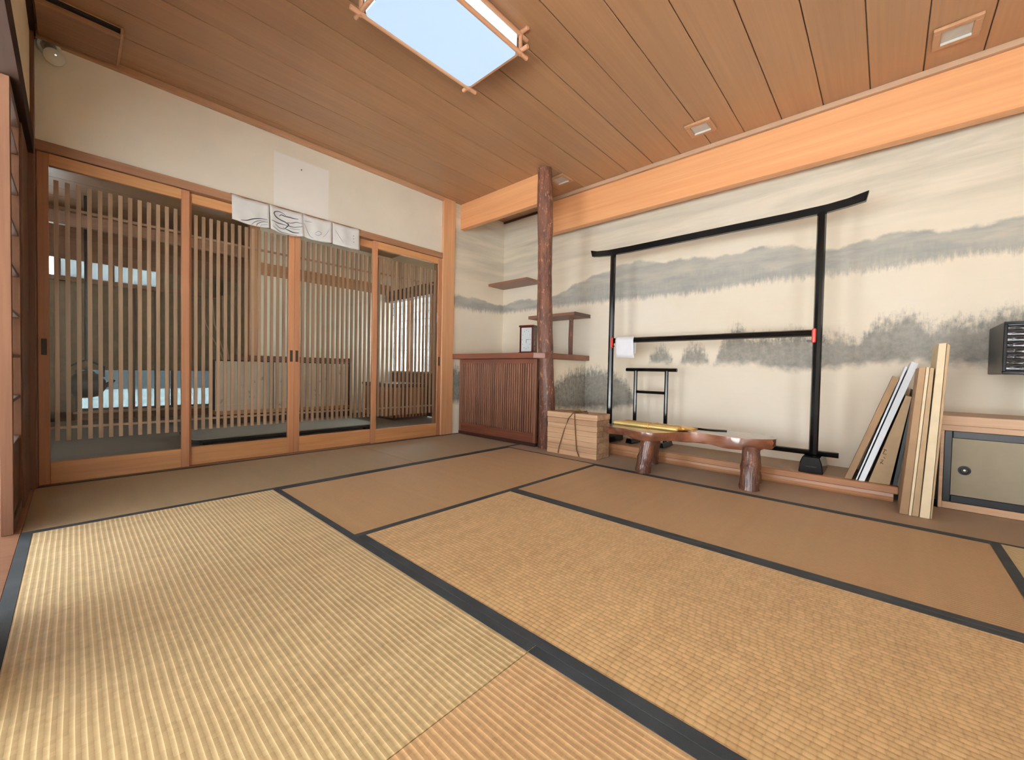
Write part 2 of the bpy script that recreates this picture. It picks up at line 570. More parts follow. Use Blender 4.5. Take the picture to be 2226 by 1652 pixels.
def mobj(name, verts, faces, mat, parent=None, smooth=False, local=False, bev=0.0, uvs=None):
    """mesh from world (or local) vertices, its origin at their centre"""
    vs = [Vector(v) for v in verts]
    c = Vector(((min(v.x for v in vs) + max(v.x for v in vs)) / 2, (min(v.y for v in vs) + max(v.y for v in vs)) / 2, (min(v.z for v in vs) + max(v.z for v in vs)) / 2))
    me = bpy.data.meshes.new(name)
    me.from_pydata([v - c for v in vs], [], faces)
    if uvs:
        ul = me.uv_layers.new(name='wall')
        for li, l in enumerate(me.loops):
            ul.data[li].uv = uvs[l.vertex_index]
    bm = bmesh.new()
    bm.from_mesh(me)
    bmesh.ops.recalc_face_normals(bm, faces=bm.faces)
    if bev:
        bmesh.ops.bevel(bm, geom=bm.edges[:], offset=bev, segments=1, affect='EDGES')
    for f in bm.faces:
        f.smooth = smooth
    bm.to_mesh(me)
    bm.free()
    if smooth:
        me.set_sharp_from_angle(angle=rad(48))
    me.materials.append(mat)
    o = bpy.data.objects.new(name, me)
    link(o, parent)
    if parent is not None and not local:
        c = c - wloc(parent)
    o.location = c
    return o


def prism_y(name, poly, y0, y1, mat, parent=None, bev=0.0015, shift=0.0):
    """polygon in x,z pushed along y (shift moves the far end in x)"""
    n = len(poly)
    v = [(x, y0, z) for x, z in poly] + [(x + shift, y1, z) for x, z in poly]
    f = [list(range(n)), list(range(2 * n - 1, n - 1, -1))] + [[i, (i + 1) % n, n + (i + 1) % n, n + i] for i in range(n)]
    return mobj(name, v, f, mat, parent, bev=bev)


def prism_z(name, poly, z0, z1, mat, parent=None, bev=0.0015):
    n = len(poly)
    v = [(x, y, z0) for x, y in poly] + [(x, y, z1) for x, y in poly]
    f = [list(range(n)), list(range(2 * n - 1, n - 1, -1))] + [[i, (i + 1) % n, n + (i + 1) % n, n + i] for i in range(n)]
    return mobj(name, v, f, mat, parent, bev=bev)


def frame_axes(d):
    d = Vector(d).normalized()
    a = Vector((0, 0, 1)) if abs(d.z) < 0.9 else Vector((1, 0, 0))
    s = d.cross(a).normalized()
    return s, s.cross(d)


def tube(name, pts, radii, mat, parent=None, seg=12, jitter=0.0, smooth=True, ref=None):
    """round bar along a path, one radius per point"""
    pts = [Vector(p) for p in pts]
    if not isinstance(radii, (list, tuple)):
        radii = [radii] * len(pts)
    v, f = [], []
    for i, p in enumerate(pts):
        d = (pts[min(i + 1, len(pts) - 1)] - pts[max(i - 1, 0)])
        s, w = frame_axes(d)
        for k in range(seg):
            a = 2 * math.pi * k / seg
            r = radii[i] * (1 + random.uniform(-jitter, jitter))
            v.append(p + (s * math.cos(a) + w * math.sin(a)) * r)
    for i in range(len(pts) - 1):
        for k in range(seg):
            a, b = i * seg + k, i * seg + (k + 1) % seg
            f.append([a, b, b + seg, a + seg])
    f.append(list(range(seg - 1, -1, -1)))
    f.append(list(range((len(pts) - 1) * seg, len(pts) * seg)))
    return mobj(name, v, f, mat, parent, smooth=smooth)


def lathe(name, prof, centre, axis, mat, parent=None, seg=28, smooth=True):
    """profile [(radius, along)] turned about an axis through centre"""
    d = Vector(axis).normalized()
    s, w = frame_axes(d)
    c = Vector(centre)
    v, f = [], []
    for r, h in prof:
        for k in range(seg):
            a = 2 * math.pi * k / seg
            v.append(c + d * h + (s * math.cos(a) + w * math.sin(a)) * max(r, 1e-4))
    for i in range(len(prof) - 1):
        for k in range(seg):
            a, b = i * seg + k, i * seg + (k + 1) % seg
            f.append([a, b, b + seg, a + seg])
    f.append(list(range(seg - 1, -1, -1)))
    f.append(list(range((len(prof) - 1) * seg, len(prof) * seg)))
    return mobj(name, v, f, mat, parent, smooth=smooth)


def spline(pts, n, closed=True):
    """Catmull-Rom through the points"""
    out = []
    L = len(pts)
    for i in range(L if closed else L - 1):
        g = lambda k: pts[k % L] if closed else pts[max(0, min(L - 1, k))]
        p0, p1, p2, p3 = g(i - 1), g(i), g(i + 1), g(i + 2)
        for j in range(n):
            t = j / n
            out.append(tuple(0.5 * (2 * b + (-a + c) * t + (2 * a - 5 * b + 4 * c - d) * t * t + (-a + 3 * b - 3 * c + d) * t ** 3) for a, b, c, d in zip(p0, p1, p2, p3)))
    if not closed:
        out.append(tuple(pts[-1]))
    return out


def struct(o):
    return tag(o, kind='structure')


# ================================================================== THE ROOM
floor = struct(box('floor', XD - 0.05, XR, YF - 0.06, YB + 0.1, -0.10, -0.032, kura_dark, bev=0))

# ---- ceiling of boards
ceiling = struct(box('ceiling', XD - 0.1, XR + 0.05, YF - 0.1, YB + 0.1, ZC + 0.012, ZC + 0.05, kura_dark, bev=0))
xs = [-0.125 + 0.2245 * k for k in range(-15, 10)]
xs = [max(x, XD) for x in xs if x > XD - 0.2 and x < XR + 0.2]
for a, b in zip(xs[:-1], xs[1:]):
    box('ceiling_board', a + 0.0022, min(b, XR) - 0.0022, YF, YB, ZC, ZC + 0.013, ceil_y, ceiling, bev=0.002)

# ---- door wall (left in the photo)
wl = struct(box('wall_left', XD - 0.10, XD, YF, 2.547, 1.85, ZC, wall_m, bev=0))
struct(box('trim_1', XD - 0.002, XD + 0.028, YF, 2.55, ZC - 0.036, ZC, trim_w))
nail = lathe('nail', [(0.004, 0), (0.004, 0.006), (0.001, 0.008)], (XD, 1.20, 2.185), (1, 0, 0), iron, wl, seg=8)
struct(box('trim_2', XD - 0.12, XD + 0.022, YF, 2.547, ZL, 1.85, dark_y))
struct(box('trim_3', XD - 0.13, XD + 0.024, 2.547, 2.70, 0, ZC, post_z, bev=0.004))
struct(box('trim_4', XD - 0.11, XD + 0.02, YF, 2.547, -0.03, 0.003, dark_y))

# painted return wall beyond the post, the painted alcove wall, the side of the low cupboard
def painted(name, pts, uvs):
    n = len(pts)
    o = mobj(name, pts, [list(range(n))], mural, uvs=uvs)
    return o


def slabwall(name, a, b, z0, z1, nrm, ufun):
    """vertical painted wall from a to b (x,y) with some thickness behind it"""
    t = 0.05
    ax, ay = a
    bx, by = b
    nx, ny = nrm
    pts = [(ax, ay, z0), (bx, by, z0), (bx, by, z1), (ax, ay, z1)]
    back = [(p[0] - nx * t, p[1] - ny * t, p[2]) for p in pts]
    v = pts + back
    f = [[0, 1, 2, 3], [7, 6, 5, 4], [0, 4, 5, 1], [1, 5, 6, 2], [2, 6, 7, 3], [3, 7, 4, 0]]
    uv = [(ufun(p), p[2]) for p in v]
    return struct(mobj(name, v, f, mural, uvs=uv))


slabwall('wall_left_alcove', (XD, 2.70), (XD, YB + 0.05), -0.1, ZC, (1, 0), lambda p: XD - (YB - p[1]))
slabwall('wall_back', (XD - 0.05, YB), (XR + 0.05, YB), -0.1, ZC, (0, -1), lambda p: p[0])
slabwall('wall_alcove_side', (-2.2, 2.86), (-2.2, YB - 0.001), 0, 0.785, (1, 0), lambda p: -2.2 - (YB - p[1]))
struct(box('wall_right', XR, XR + 0.08, YF - 0.1, YB + 0.05, -0.03, ZC, wall_r, bev=0))
struct(box('trim_5', XD + 0.001, XR, YB - 0.02, YB - 0.001, ZC - 0.02, ZC, kura_dark))

# ---- beams over the alcove
struct(box('trim_6', -2.62, XR, 3.285, 3.36, 2.07, ZC - 0.032, beam_x, bev=0.003))
struct(box('trim_7', -2.62, XR, 3.262, 3.36, ZC - 0.032, ZC, trim_x))
struct(box('trim_8', XD, -2.265, 2.785, 2.84, 2.15, ZC, beam_x, bev=0.003))

# ---- garden-side wall: upper wall, beam, posts, sliding screens
struct(box('wall_front', XD, XR, YF - 0.10, YF, 1.85, ZC, wall_p, bev=0))
struct(box('trim_9', XD, XR, YF - 0.10, YF + 0.012, 1.75, 1.85, old_x))
struct(box('trim_10', XD, XR, YF, YF + 0.02, ZC - 0.036, ZC, old_x))
struct(box('trim_11', XD, XD + 0.075, YF - 0.10, YF + 0.014, 0, ZC, dark_z, bev=0.003))
struct(box('trim_12', XD, XR, YF - 0.10, YF + 0.004, -0.03, 0.002, dark_y))
struct(box('wall_front_jamb', XD + 0.075, -2.90, YF - 0.06, YF - 0.008, 0, 1.75, dark_z, bev=0))


def shoji(name, x0, x1, y0, y1, ztop, mats, kick=0.33, rib=0.18, cols=2):
    """paper screen in a wooden frame standing along x"""
    o = struct(empty(name, ((x0 + x1) / 2, (y0 + y1) / 2, 0)))
    up, hz = mats
    box('stile', x0, x0 + 0.034, y0, y1, 0.003, ztop, up, o)
    box('stile', x1 - 0.034, x1, y0, y1, 0.003, ztop, up, o)
    box('rail', x0 + 0.034, x1 - 0.034, y0, y1, 0.003, 0.05, hz, o)
    box('rail', x0 + 0.034, x1 - 0.034, y0, y1, ztop - 0.04, ztop, hz, o)
    if kick:
        box('kick_board', x0 + 0.034, x1 - 0.034, y0 + 0.008, y1 - 0.008, 0.05, kick, hz, o)
    box('paper', x0 + 0.034, x1 - 0.034, y0 + 0.004, y0 + 0.006, kick, ztop - 0.04, paper_m, o, bev=0)
    z = kick
    while z < ztop - 0.08:
        box('bar', x0 + 0.034, x1 - 0.034, y0 + 0.006, y1 - 0.004, z, z + 0.013, hz, o)
        z += rib
    for k in range(1, cols):
        xx = x0 + (x1 - x0) * k / cols
        box('bar', xx - 0.006, xx + 0.006, y0 + 0.006, y1 - 0.008, kick, ztop - 0.04, up, o)
    return o


shoji('window_1', -2.90, -2.465, YF - 0.045, YF - 0.013, 1.75, (screen_z, dark_x), cols=1)
sd = struct(empty('door_5', (-1.455, YF - 0.065, 0)))  # unseen solid panel, sized to cast the soft shadow on the near mat
box('stile', -1.69, -1.65, YF - 0.08, YF - 0.05, 0.003, 1.75, post_z, sd)
box('stile', -1.26, -1.22, YF - 0.08, YF - 0.05, 0.003, 1.75, post_z, sd)
for k in range(6):
    box('board', -1.65, -1.26, YF - 0.072, YF - 0.058, 0.004 + k * 0.291, 0.293 + k * 0.291, dark_x, sd)
struct(box('floor_veranda', XD, XR + 0.3, -1.15, YF - 0.10, -0.09, -0.03, toko_x, bev=0))

struct(box('added_shade_roof', XD - 0.5, XR + 0.6, -2.1, YF - 0.10, 2.02, 2.10, dark_x, bev=0))  # unseen roof added to keep high sky light off the near floor
struct(box('added_light_stop', 0.42, 0.95, YF - 0.10, YF, -0.03, 1.75, wall_p, bev=0))  # unseen panel added to limit garden light and shape reflections
# ground outside
tgr = NT('pale_gravel')
gn = tgr.noise(tgr.objco(), 30, 5)
gravel = tgr.fin(tgr.mix(gn, srgb(176, 182, 186), srgb(214, 220, 224)), 0.95)
struct(box('floor_outside', -22, 18, -20, -1.3, -0.60, -0.45, gravel, bev=0))
struct(box('floor_outside', -24, -7.25, -1.3, 14, -0.60, -0.45, gravel, bev=0))
struct(box('floor_outside', -7.25, 12, 3.9, 14, -0.60, -0.45, gravel, bev=0))

# ================================================================== TATAMI
BW = 0.030


def tatami_mat(x0, x1, y0, y1, axis, mat, label, b0=True, b1=True):
    g = 0.001
    x0, x1, y0, y1 = x0 + g, x1 - g, y0 + g, y1 - g
    o = empty('tatami_mat', ((x0 + x1) / 2, (y0 + y1) / 2, -0.032))
    tag(o, label, 'tatami mat', 'tatami mats covering the floor')
    box('woven_surface', x0, x1, y0, y1, -0.032, 0.0, mat, o, bev=0.0015)
    if axis == 0:
        if b0:
            box('border', x0, x1, y0 - 0.0008, y0 + BW, 0.0, 0.0014, border_m, o, bev=0.0006)
        if b1:
            box('border', x0, x1, y1 - BW, y1 + 0.0008, 0.0, 0.0014, border_m, o, bev=0.0006)
    else:
        if b0:
            box('border', x0 - 0.0008, x0 + BW, y0, y1, 0.0, 0.0014, border_m, o, bev=0.0006)
        if b1:
            box('border', x1 - BW, x1 + 0.0008, y0, y1, 0.0, 0.0014, border_m, o, bev=0.0006)
    return o


XL1, XL2, XE, YM1, YM2, YM3 = -2.446, -1.530, 0.335, 2.594, 1.690, 0.771
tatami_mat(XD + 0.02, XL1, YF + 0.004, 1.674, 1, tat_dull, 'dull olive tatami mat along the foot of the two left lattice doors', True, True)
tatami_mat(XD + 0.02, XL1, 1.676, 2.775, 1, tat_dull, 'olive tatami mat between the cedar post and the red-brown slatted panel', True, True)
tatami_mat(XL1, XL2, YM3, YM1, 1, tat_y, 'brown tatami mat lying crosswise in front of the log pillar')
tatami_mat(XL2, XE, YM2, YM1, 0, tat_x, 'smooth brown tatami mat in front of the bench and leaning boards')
tatami_mat(XL2, XE, YM3, YM2, 0, tat_mid, 'large coarse-woven tatami mat filling the right foreground')
tatami_mat(XL1, -0.615, YF + 0.004, YM3, 0, tat_near, 'pale straw tatami mat in the left foreground with a soft shadow across it')
tatami_mat(-0.615, 1.21, YF + 0.004, YM3, 0, tat_warm, 'tatami mat at the bottom edge below the joint of two borders')
tatami_mat(XE, 1.245, YM3, YM1, 1, tat_near, 'pale tatami mat cut off by the right edge, below the small cupboard')
o = empty('tatami_strip', (-0.5, 2.8, -0.032))
tag(o, 'narrow dull woven floor strip running along the front of the alcove sill', 'tatami mat')
box('woven_surface', -2.445, XR - 0.01, YM1 + 0.001, 3.098, -0.032, 0.0, tat_strip, o)
box('border', -2.445, XR - 0.01, YM1 + 0.001, YM1 + 0.017, 0.0, 0.0014, border_m, o, bev=0.0006)

# ================================================================== LATTICE DOORS


def lattice_door(name, y0, y1, xf, nsl, pull=None):
    """wooden sliding door: frame, clear pane, upright slats fixed behind the pane"""
    d = struct(empty(name, (xf - 0.015, (y0 + y1) / 2, 0)))
    x0, x1 = xf - 0.030, xf
    sw = 0.042
    zt = ZL - 0.002
    for a, b in ((y0, y0 + sw), (y1 - sw, y1)):
        st = box('stile', x0, x1, a, b, 0.004, zt, door_z, d, bev=0.002)
    box('top_rail', x0, x1, y0 + sw, y1 - sw, 1.732, zt, door_y, d, bev=0.002)
    box('bottom_rail', x0, x1, y0 + sw, y1 - sw, 0.004, 0.125, door_y, d, bev=0.002)
    box('pane', x0 + 0.014, x0 + 0.017, y0 + sw, y1 - sw, 0.125, 1.732, glass, d, bev=0)
    ia, ib = y0 + sw, y1 - sw
    p = (ib - ia) / (nsl + 0.25)
    for k in range(nsl):
        c = ia + p * (k + 0.62)
        box('slat', x0 - 0.002, x0 + 0.0135, c - 0.0095, c + 0.0095, 0.236, 1.665, slat_z, d, bev=0.001)
    box('cross_bar', x0 - 0.014, x0 - 0.002, ia, ib, 1.520, 1.534, slat_z, d, bev=0.001)
    box('cross_bar', x0 - 0.014, x0 - 0.002, ia, ib, 0.300, 0.314, slat_z, d, bev=0.001)
    if pull is not None:
        box('finger_pull', x1 - 0.004, x1 + 0.0012, pull - 0.011, pull + 0.011, 0.71, 0.80, brown_slot, d, bev=0.002)
    return d


lattice_door('door_1', -0.126, 0.519, XD + 0.008, 13, -0.104)
lattice_door('door_2', 0.492, 1.166, XD - 0.026, 14, 1.146)
lattice_door('door_3', 1.167, 1.862, XD - 0.026, 15, 1.186)
lattice_door('door_4', 1.800, 2.546, XD + 0.008, 15, 2.525)
box('jamb', XD - 0.06, XD + 0.012, YF, -0.127, 0.003, ZL, dark_z, None).name = 'trim_13'
struct(bpy.data.objects['trim_13'])

# ================================================================== CEILING FITTINGS
# square-stick ceiling lamp
LZ = 2.295
lamp = empty('ceiling_lamp', (-1.625, 1.235, ZC))
tag(lamp, 'rectangular ceiling lamp with pale blue panel in a crossed round-stick wooden frame', 'lamp')
lx0, lx1, ly0, ly1 = -1.825, -1.428, 0.905, 1.562
diff = emit('lamp_diffuser', (0.58, 0.77, 1.0), 0.80)
side = emit('lamp_side_diffuser', (0.86, 0.98, 1.0), 0.95)
# rounded bottom panel
rc = 0.02
pan = []
for cx_, cy_, a0 in ((lx1 - rc - 0.012, ly1 - rc - 0.012, 0), (lx0 + rc + 0.012, ly1 - rc - 0.012, 90), (lx0 + rc + 0.012, ly0 + rc + 0.012, 180), (lx1 - rc - 0.012, ly0 + rc + 0.012, 270)):
    for k in range(5):
        a = rad(a0 + k * 22.5)
        pan.append((cx_ + rc * math.cos(a), cy_ + rc * math.sin(a)))
prism_z('bottom_diffuser', pan, LZ + 0.002, LZ + 0.006, diff, lamp, bev=0)
box('side_diffuser', lx1 - 0.012, lx1 - 0.006, ly0 + 0.02, ly1 - 0.02, LZ + 0.02, ZC - 0.012, side, lamp)
box('side_diffuser', lx0 + 0.006, lx0 + 0.012, ly0 + 0.02, ly1 - 0.02, LZ + 0.02, ZC - 0.012, side, lamp)
box('side_diffuser', lx0 + 0.02, lx1 - 0.02, ly0 + 0.006, ly0 + 0.012, LZ + 0.02, ZC - 0.012, side, lamp)
box('side_diffuser', lx0 + 0.02, lx1 - 0.02, ly1 - 0.012, ly1 - 0.006, LZ + 0.02, ZC - 0.012, side, lamp)
box('mounting_plate', lx0 + 0.02, lx1 - 0.02, ly0 + 0.02, ly1 - 0.02, ZC - 0.008, ZC - 0.0005, white_pl, lamp)
for z in (LZ + 0.006, ZC - 0.016):
    for x in (lx0, lx1):
        tube('frame_stick', [(x, ly0 - 0.05, z), (x, ly1 + 0.05, z)], 0.0105, lamp_w, lamp, seg=10)
    for y in (ly0, ly1):
        tube('frame_stick', [(lx0 - 0.05, y, z + 0.010), (lx1 + 0.05, y, z + 0.010)], 0.0105, lamp_w, lamp, seg=10)
for x in (lx0, lx1):
    for y in (ly0, ly1):
        tube('corner_post', [(x, y, LZ - 0.004), (x, y, ZC - 0.001)], 0.0095, lamp_w, lamp, seg=10)

# three recessed lights
sg = plain('frosted_lens', srgb(190, 190, 186), 0.3)
for i, (x, lab) in enumerate(((0.205, 'square recessed ceiling light nearest the right edge, above the alcove beam'),
                              (-1.012, 'small square recessed ceiling light halfway along the alcove beam'),
                              (-2.215, 'small square recessed ceiling light just behind the log pillar'))):
    y, h = 2.995, 0.085
    o = empty('recessed_light', (x, y, ZC))
    tag(o, lab, 'ceiling light', 'recessed square lights above the alcove')
    for a, b, c, d in ((x - h, x + h, y - h, y - h + 0.03), (x - h, x + h, y + h - 0.03, y + h), (x - h, x - h + 0.03, y - h + 0.03, y + h - 0.03), (x + h - 0.03, x + h, y - h + 0.03, y + h - 0.03)):
        box('frame_bar', a, b, c, d, ZC - 0.016, ZC - 0.0005, trim_w, o, bev=0.003)
    box('lens', x - h + 0.03, x + h - 0.03, y - h + 0.03, y + h - 0.03, ZC - 0.006, ZC - 0.0006, sg, o)
    box('bright_rim', x - h + 0.03, x + h - 0.03, y + h - 0.038, y + h - 0.03, ZC - 0.018, ZC - 0.006, white_pl, o)

# ceiling vent panel at the left corner
o = empty('ceiling_vent_panel', (-3.13, 0.04, ZC))
tag(o, 'brown wooden vent panel with a dark slot in the upper left ceiling corner', 'vent')
hx0, hx1, hy0, hy1 = -3.30, -2.96, -0.115, 0.188
box('panel', hx0, hx1 - 0.034, hy0, hy1 - 0.012, ZC - 0.034, ZC - 0.001, dark_y, o)
box('slot', hx1 - 0.030, hx1 - 0.004, hy0 + 0.01, hy1 - 0.012, ZC - 0.020, ZC - 0.001, blackm, o)
box('lip', hx1 - 0.034, hx1 - 0.030, hy0, hy1 - 0.012, ZC - 0.044, ZC - 0.001, trim_w, o)
box('end_strip', hx0, hx1, hy1 - 0.012, hy1, ZC - 0.036, ZC - 0.001, trim_w, o)
box('edge_strip', hx1 - 0.004, hx1, hy0, hy1 - 0.012, ZC - 0.008, ZC - 0.001, trim_w, o)

# round wall sensor
o = empty('wall_sensor', (XD, -0.078, 2.345))
tag(o, 'round white swivel sensor on the cream wall below the ceiling vent', 'sensor')
lathe('mounting_ring', [(0.047, 0), (0.047, 0.012), (0.040, 0.019), (0.030, 0.016), (0.028, 0.008)], (XD + 0.0005, -0.080, 2.357), (1, 0, 0), white_pl, o)
lathe('socket', [(0.029, 0.0), (0.029, 0.020), (0.020, 0.026), (0.001, 0.027)], (XD + 0.0005, -0.078, 2.352), (1, 0, 0), grey_pl, o)
tube('swivel_neck', [(XD + 0.018, -0.078, 2.350), (XD + 0.035, -0.074, 2.334), (XD + 0.046, -0.068, 2.312)], 0.019, grey_pl, o, seg=14)
hd = Vector((0.93, 0.10, -0.30)).normalized()
hc = Vector((XD + 0.056, -0.060, 2.292))
lathe('sensor_head', [(0.020, -0.020), (0.036, -0.010), (0.041, 0), (0.040, 0.006), (0.032, 0.011), (0.012, 0.014), (0.001, 0.0145)], hc, hd, plain('translucent_cover', srgb(206, 206, 196), 0.25), o)
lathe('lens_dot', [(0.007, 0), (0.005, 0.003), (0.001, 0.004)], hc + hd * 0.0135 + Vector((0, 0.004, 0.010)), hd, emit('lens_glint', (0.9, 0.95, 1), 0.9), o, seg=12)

# ================================================================== NOREN CURTAIN
noren_m = plain('noren_cloth', srgb(236, 238, 236), 0.95, 0.04)
noren_ink = plain('noren_ink', srgb(56, 60, 70), 0.9)
noren_pale = plain('noren_pale_ink', srgb(150, 156, 168), 0.9)


def cloth(k, s, q):
    sag = 0.012 * math.sin(math.pi * s) + (0.006 if k % 2 else 0)
    zz = 1.846 - 0.006 * math.sin(math.pi * s) * (1 - q) - q * (0.172 + sag * (1 if k < 3 else 0.4))
    xx = XD + 0.030 + 0.010 * q + 0.006 * q * math.sin(s * 6.0 + k * 1.7) + 0.003 * math.sin(s * 13 + k)
    a, b = ye[k] + 0.0015, ye[k + 1] - 0.0015
    yy = a + (b - a) * s + 0.004 * q * math.sin(k * 2.1)
    return Vector((xx, yy, zz))



o = empty('noren_curtain', (XD + 0.03, 1.20, 1.843))
tag(o, 'short white four-panel curtain with ink brush swirls hung over the doors', 'curtain')
ye = [0.741, 0.972, 1.202, 1.427, 1.660]
panels = []
for k in range(4):
    a, b = ye[k] + 0.0015, ye[k + 1] - 0.0015
    nx, nz = 14, 8
    vs, uv, fs = [], [], []
    for j in range(nz + 1):
        for i in range(nx + 1):
            s, q = i / nx, j / nz
            vs.append(tuple(cloth(k, s, q)))
            uv.append((k + s, 1 - q))
    for j in range(nz):
        for i in range(nx):
            q = j * (nx + 1) + i
            fs.append([q, q + 1, q + nx + 2, q + nx + 1])
    p = mobj('cloth_panel', vs, fs, noren_m, o, smooth=True, uvs=uv)
    sol = p.modifiers.new('thickness', 'SOLIDIFY')
    sol.thickness = 0.0012
    sol.offset = -1
    panels.append(p)
STROKES = [  # panel, (s, q) path, half-width
    (0, [(0.22, 0.93), (0.38, 0.86), (0.55, 0.74), (0.75, 0.66), (0.95, 0.66)], 0.0022, 0), (0, [(0.5, 0.98), (0.6, 0.84), (0.74, 0.75), (0.96, 0.72)], 0.0012, 0),
    (0, [(0.64, 0.99), (0.68, 0.88), (0.82, 0.78), (0.97, 0.78)], 0.0012, 0), (0, [(0.76, 0.98), (0.8, 0.9), (0.97, 0.86)], 0.001, 1),
    (1, [(0.47, 0.24), (0.32, 0.16), (0.18, 0.2), (0.12, 0.3), (0.18, 0.42), (0.33, 0.48), (0.46, 0.52), (0.54, 0.6), (0.58, 0.64), (0.72, 0.64), (0.97, 0.58)], 0.0028, 0),
    (1, [(0.28, 0.34), (0.34, 0.26), (0.43, 0.28), (0.6, 0.28), (0.76, 0.28), (0.86, 0.28)], 0.0026, 0), (1, [(0.04, 0.62), (0.2, 0.64), (0.35, 0.63), (0.5, 0.64)], 0.0022, 0),
    (1, [(0.5, 0.5), (0.62, 0.5), (0.8, 0.42), (0.97, 0.46)], 0.0016, 0), (1, [(0.44, 0.78), (0.56, 0.82), (0.68, 0.86), (0.86, 0.86)], 0.0028, 0),
    (1, [(0.06, 0.84), (0.16, 0.9), (0.3, 0.95), (0.5, 0.96), (0.8, 0.96)], 0.0014, 0), (1, [(0.14, 0.72), (0.26, 0.8), (0.42, 0.8), (0.38, 0.72)], 0.0016, 0),
    (1, [(0.52, 0.52), (0.55, 0.6), (0.5, 0.68), (0.44, 0.78)], 0.003, 0), (1, [(0.55, 0.72), (0.7, 0.72), (0.9, 0.7)], 0.0014, 1),
    (2, [(0.04, 0.4), (0.12, 0.62), (0.24, 0.86), (0.36, 0.92)], 0.0018, 1), (2, [(0.04, 0.3), (0.14, 0.28), (0.3, 0.24)], 0.0016, 1),
    (2, [(0.4, 0.68), (0.52, 0.56), (0.62, 0.64), (0.5, 0.76), (0.4, 0.72)], 0.0014, 1), (2, [(0.66, 0.8), (0.8, 0.6), (0.88, 0.4)], 0.001, 1),
    (3, [(0.1, 0.3), (0.22, 0.55), (0.36, 0.82)], 0.0014, 1), (3, [(0.74, 0.36), (0.78, 0.38)], 0.003, 1), (3, [(0.74, 0.5), (0.78, 0.52)], 0.003, 1), (3, [(0.74, 0.66), (0.78, 0.68)], 0.003, 1)]
for k, path, hw, pale in STROKES:
    sp = spline(path, 5, closed=False)
    vs, fs = [], []
    for i, (s_, q_) in enumerate(sp):
        d0 = Vector(sp[min(i + 1, len(sp) - 1)]) - Vector(sp[max(i - 1, 0)])
        d0 = Vector((d0.x * 0.23, d0.y * -0.175))
        d0.normalize()
        nrm = Vector((-d0.y, d0.x)) * hw * 1.5 * (0.35 + 0.65 * math.sin(math.pi * (i + 0.6) / (len(sp) + 0.2)))
        pt = cloth(k, s_, q_)
        for sg_ in (1, -1):
            vs.append((pt.x + 0.0012, pt.y + sg_ * nrm.x, pt.z + sg_ * nrm.y))
    for i in range(len(sp) - 1):
        fs.append([2 * i, 2 * i + 1, 2 * i + 3, 2 * i + 2])
    mobj('brush_stroke', vs, fs, noren_pale if pale else noren_ink, panels[k])
tube('hanging_rod', [(XD + 0.028, 0.735, 1.846), (XD + 0.028, 1.668, 1.846)], 0.004, dark_y, o, seg=8)

# ================================================================== ALCOVE: SLATTED PANEL, PILLAR, COUNTER, SHELVES
o = empty('slatted_cabinet_front', (-2.8, 2.80, 0))
tag(o, 'low red-brown panel of narrow upright slats between cedar post and log pillar', 'panel')
px0, px1, pf, pb = XD + 0.03, -2.275, 2.782, 2.812
box('sill', px0, px1, pf - 0.004, pb + 0.02, 0.001, 0.032, kura_dark, o)
box('stile', px0, px0 + 0.03, pf, pb, 0.032, 0.783, kura_z, o)
box('stile', px1 - 0.03, px1, pf, pb, 0.032, 0.783, kura_z, o)
box('bottom_rail', px0 + 0.03, px1 - 0.03, pf, pb, 0.032, 0.095, kura_x, o)
box('lower_ledge', px0 + 0.03, px1 - 0.03, pf - 0.004, pb, 0.095, 0.118, kura_x, o)
box('top_rail', px0 + 0.03, px1 - 0.03, pf, pb, 0.742, 0.783, kura_x, o)
box('backing', px0 + 0.03, px1 - 0.03, pb - 0.008, pb, 0.118, 0.742, kura_dark, o)
n = 36
for k in range(n):
    c = px0 + 0.03 + (px1 - px0 - 0.06) * (k + 0.5) / n
    box('slat', c - 0.0080, c + 0.0080, pf + 0.001, pb - 0.009, 0.118, 0.742, kura_z, o, bev=0.002)

# log pillar
pts, rr = [], []
for i in range(34):
    z = ZC * i / 33
    k = i / 33
    pts.append((-2.203 - 0.012 * k + 0.006 * math.sin(3.1 * z + 0.5), 2.855 - 0.095 * k + 0.004 * math.sin(4.3 * z), z * 0.999 + 0.001))
    rr.append(0.064 + 0.016 * math.exp(-z * 2.4) + 0.003 * math.sin(7 * z) + random.uniform(-0.002, 0.002))
o = tube('log_pillar', pts, rr, bark, seg=26, jitter=0.022)
tag(o, 'natural red-barked log pillar from floor to ceiling beside the slatted panel', 'pillar')

# counter board
o = prism_z('counter_board', [(XD + 0.025, 2.685), (-2.23, 2.685), (-2.155, 2.75), (-2.155, YB - 0.002), (XD + 0.002, YB - 0.002), (XD + 0.002, 2.71)], 0.786, 0.835, kura_x, bev=0.003)
tag(o, 'red-brown counter board on top of the slatted panel, reaching round the pillar', 'counter')

# staggered shelves
o = box('wall_shelf', XD + 0.002, -2.775, 3.205, YB - 0.002, 1.622, 1.650, shelf_w, bev=0.002)
tag(o, 'upper dark wooden wall shelf in the left corner of the alcove', 'shelf', 'staggered alcove shelves')
o = empty('wall_shelf', (-2.44, 3.32, 1.205))
tag(o, 'lower dark wooden wall shelf behind the log pillar, held by a short stick', 'shelf', 'staggered alcove shelves')
box('board', -2.725, -2.160, 3.180, YB - 0.002, 1.205, 1.236, shelf_w, o, bev=0.002)
box('end_cap', -2.160, -2.154, 3.180, YB - 0.002, 1.203, 1.238, kura_dark, o)
tube('stick_support', [(-2.31, 3.35, 0.836), (-2.312, 3.35, 1.0), (-2.309, 3.35, 1.204)], [0.021, 0.022, 0.0205], bark, o, seg=12, jitter=0.04)

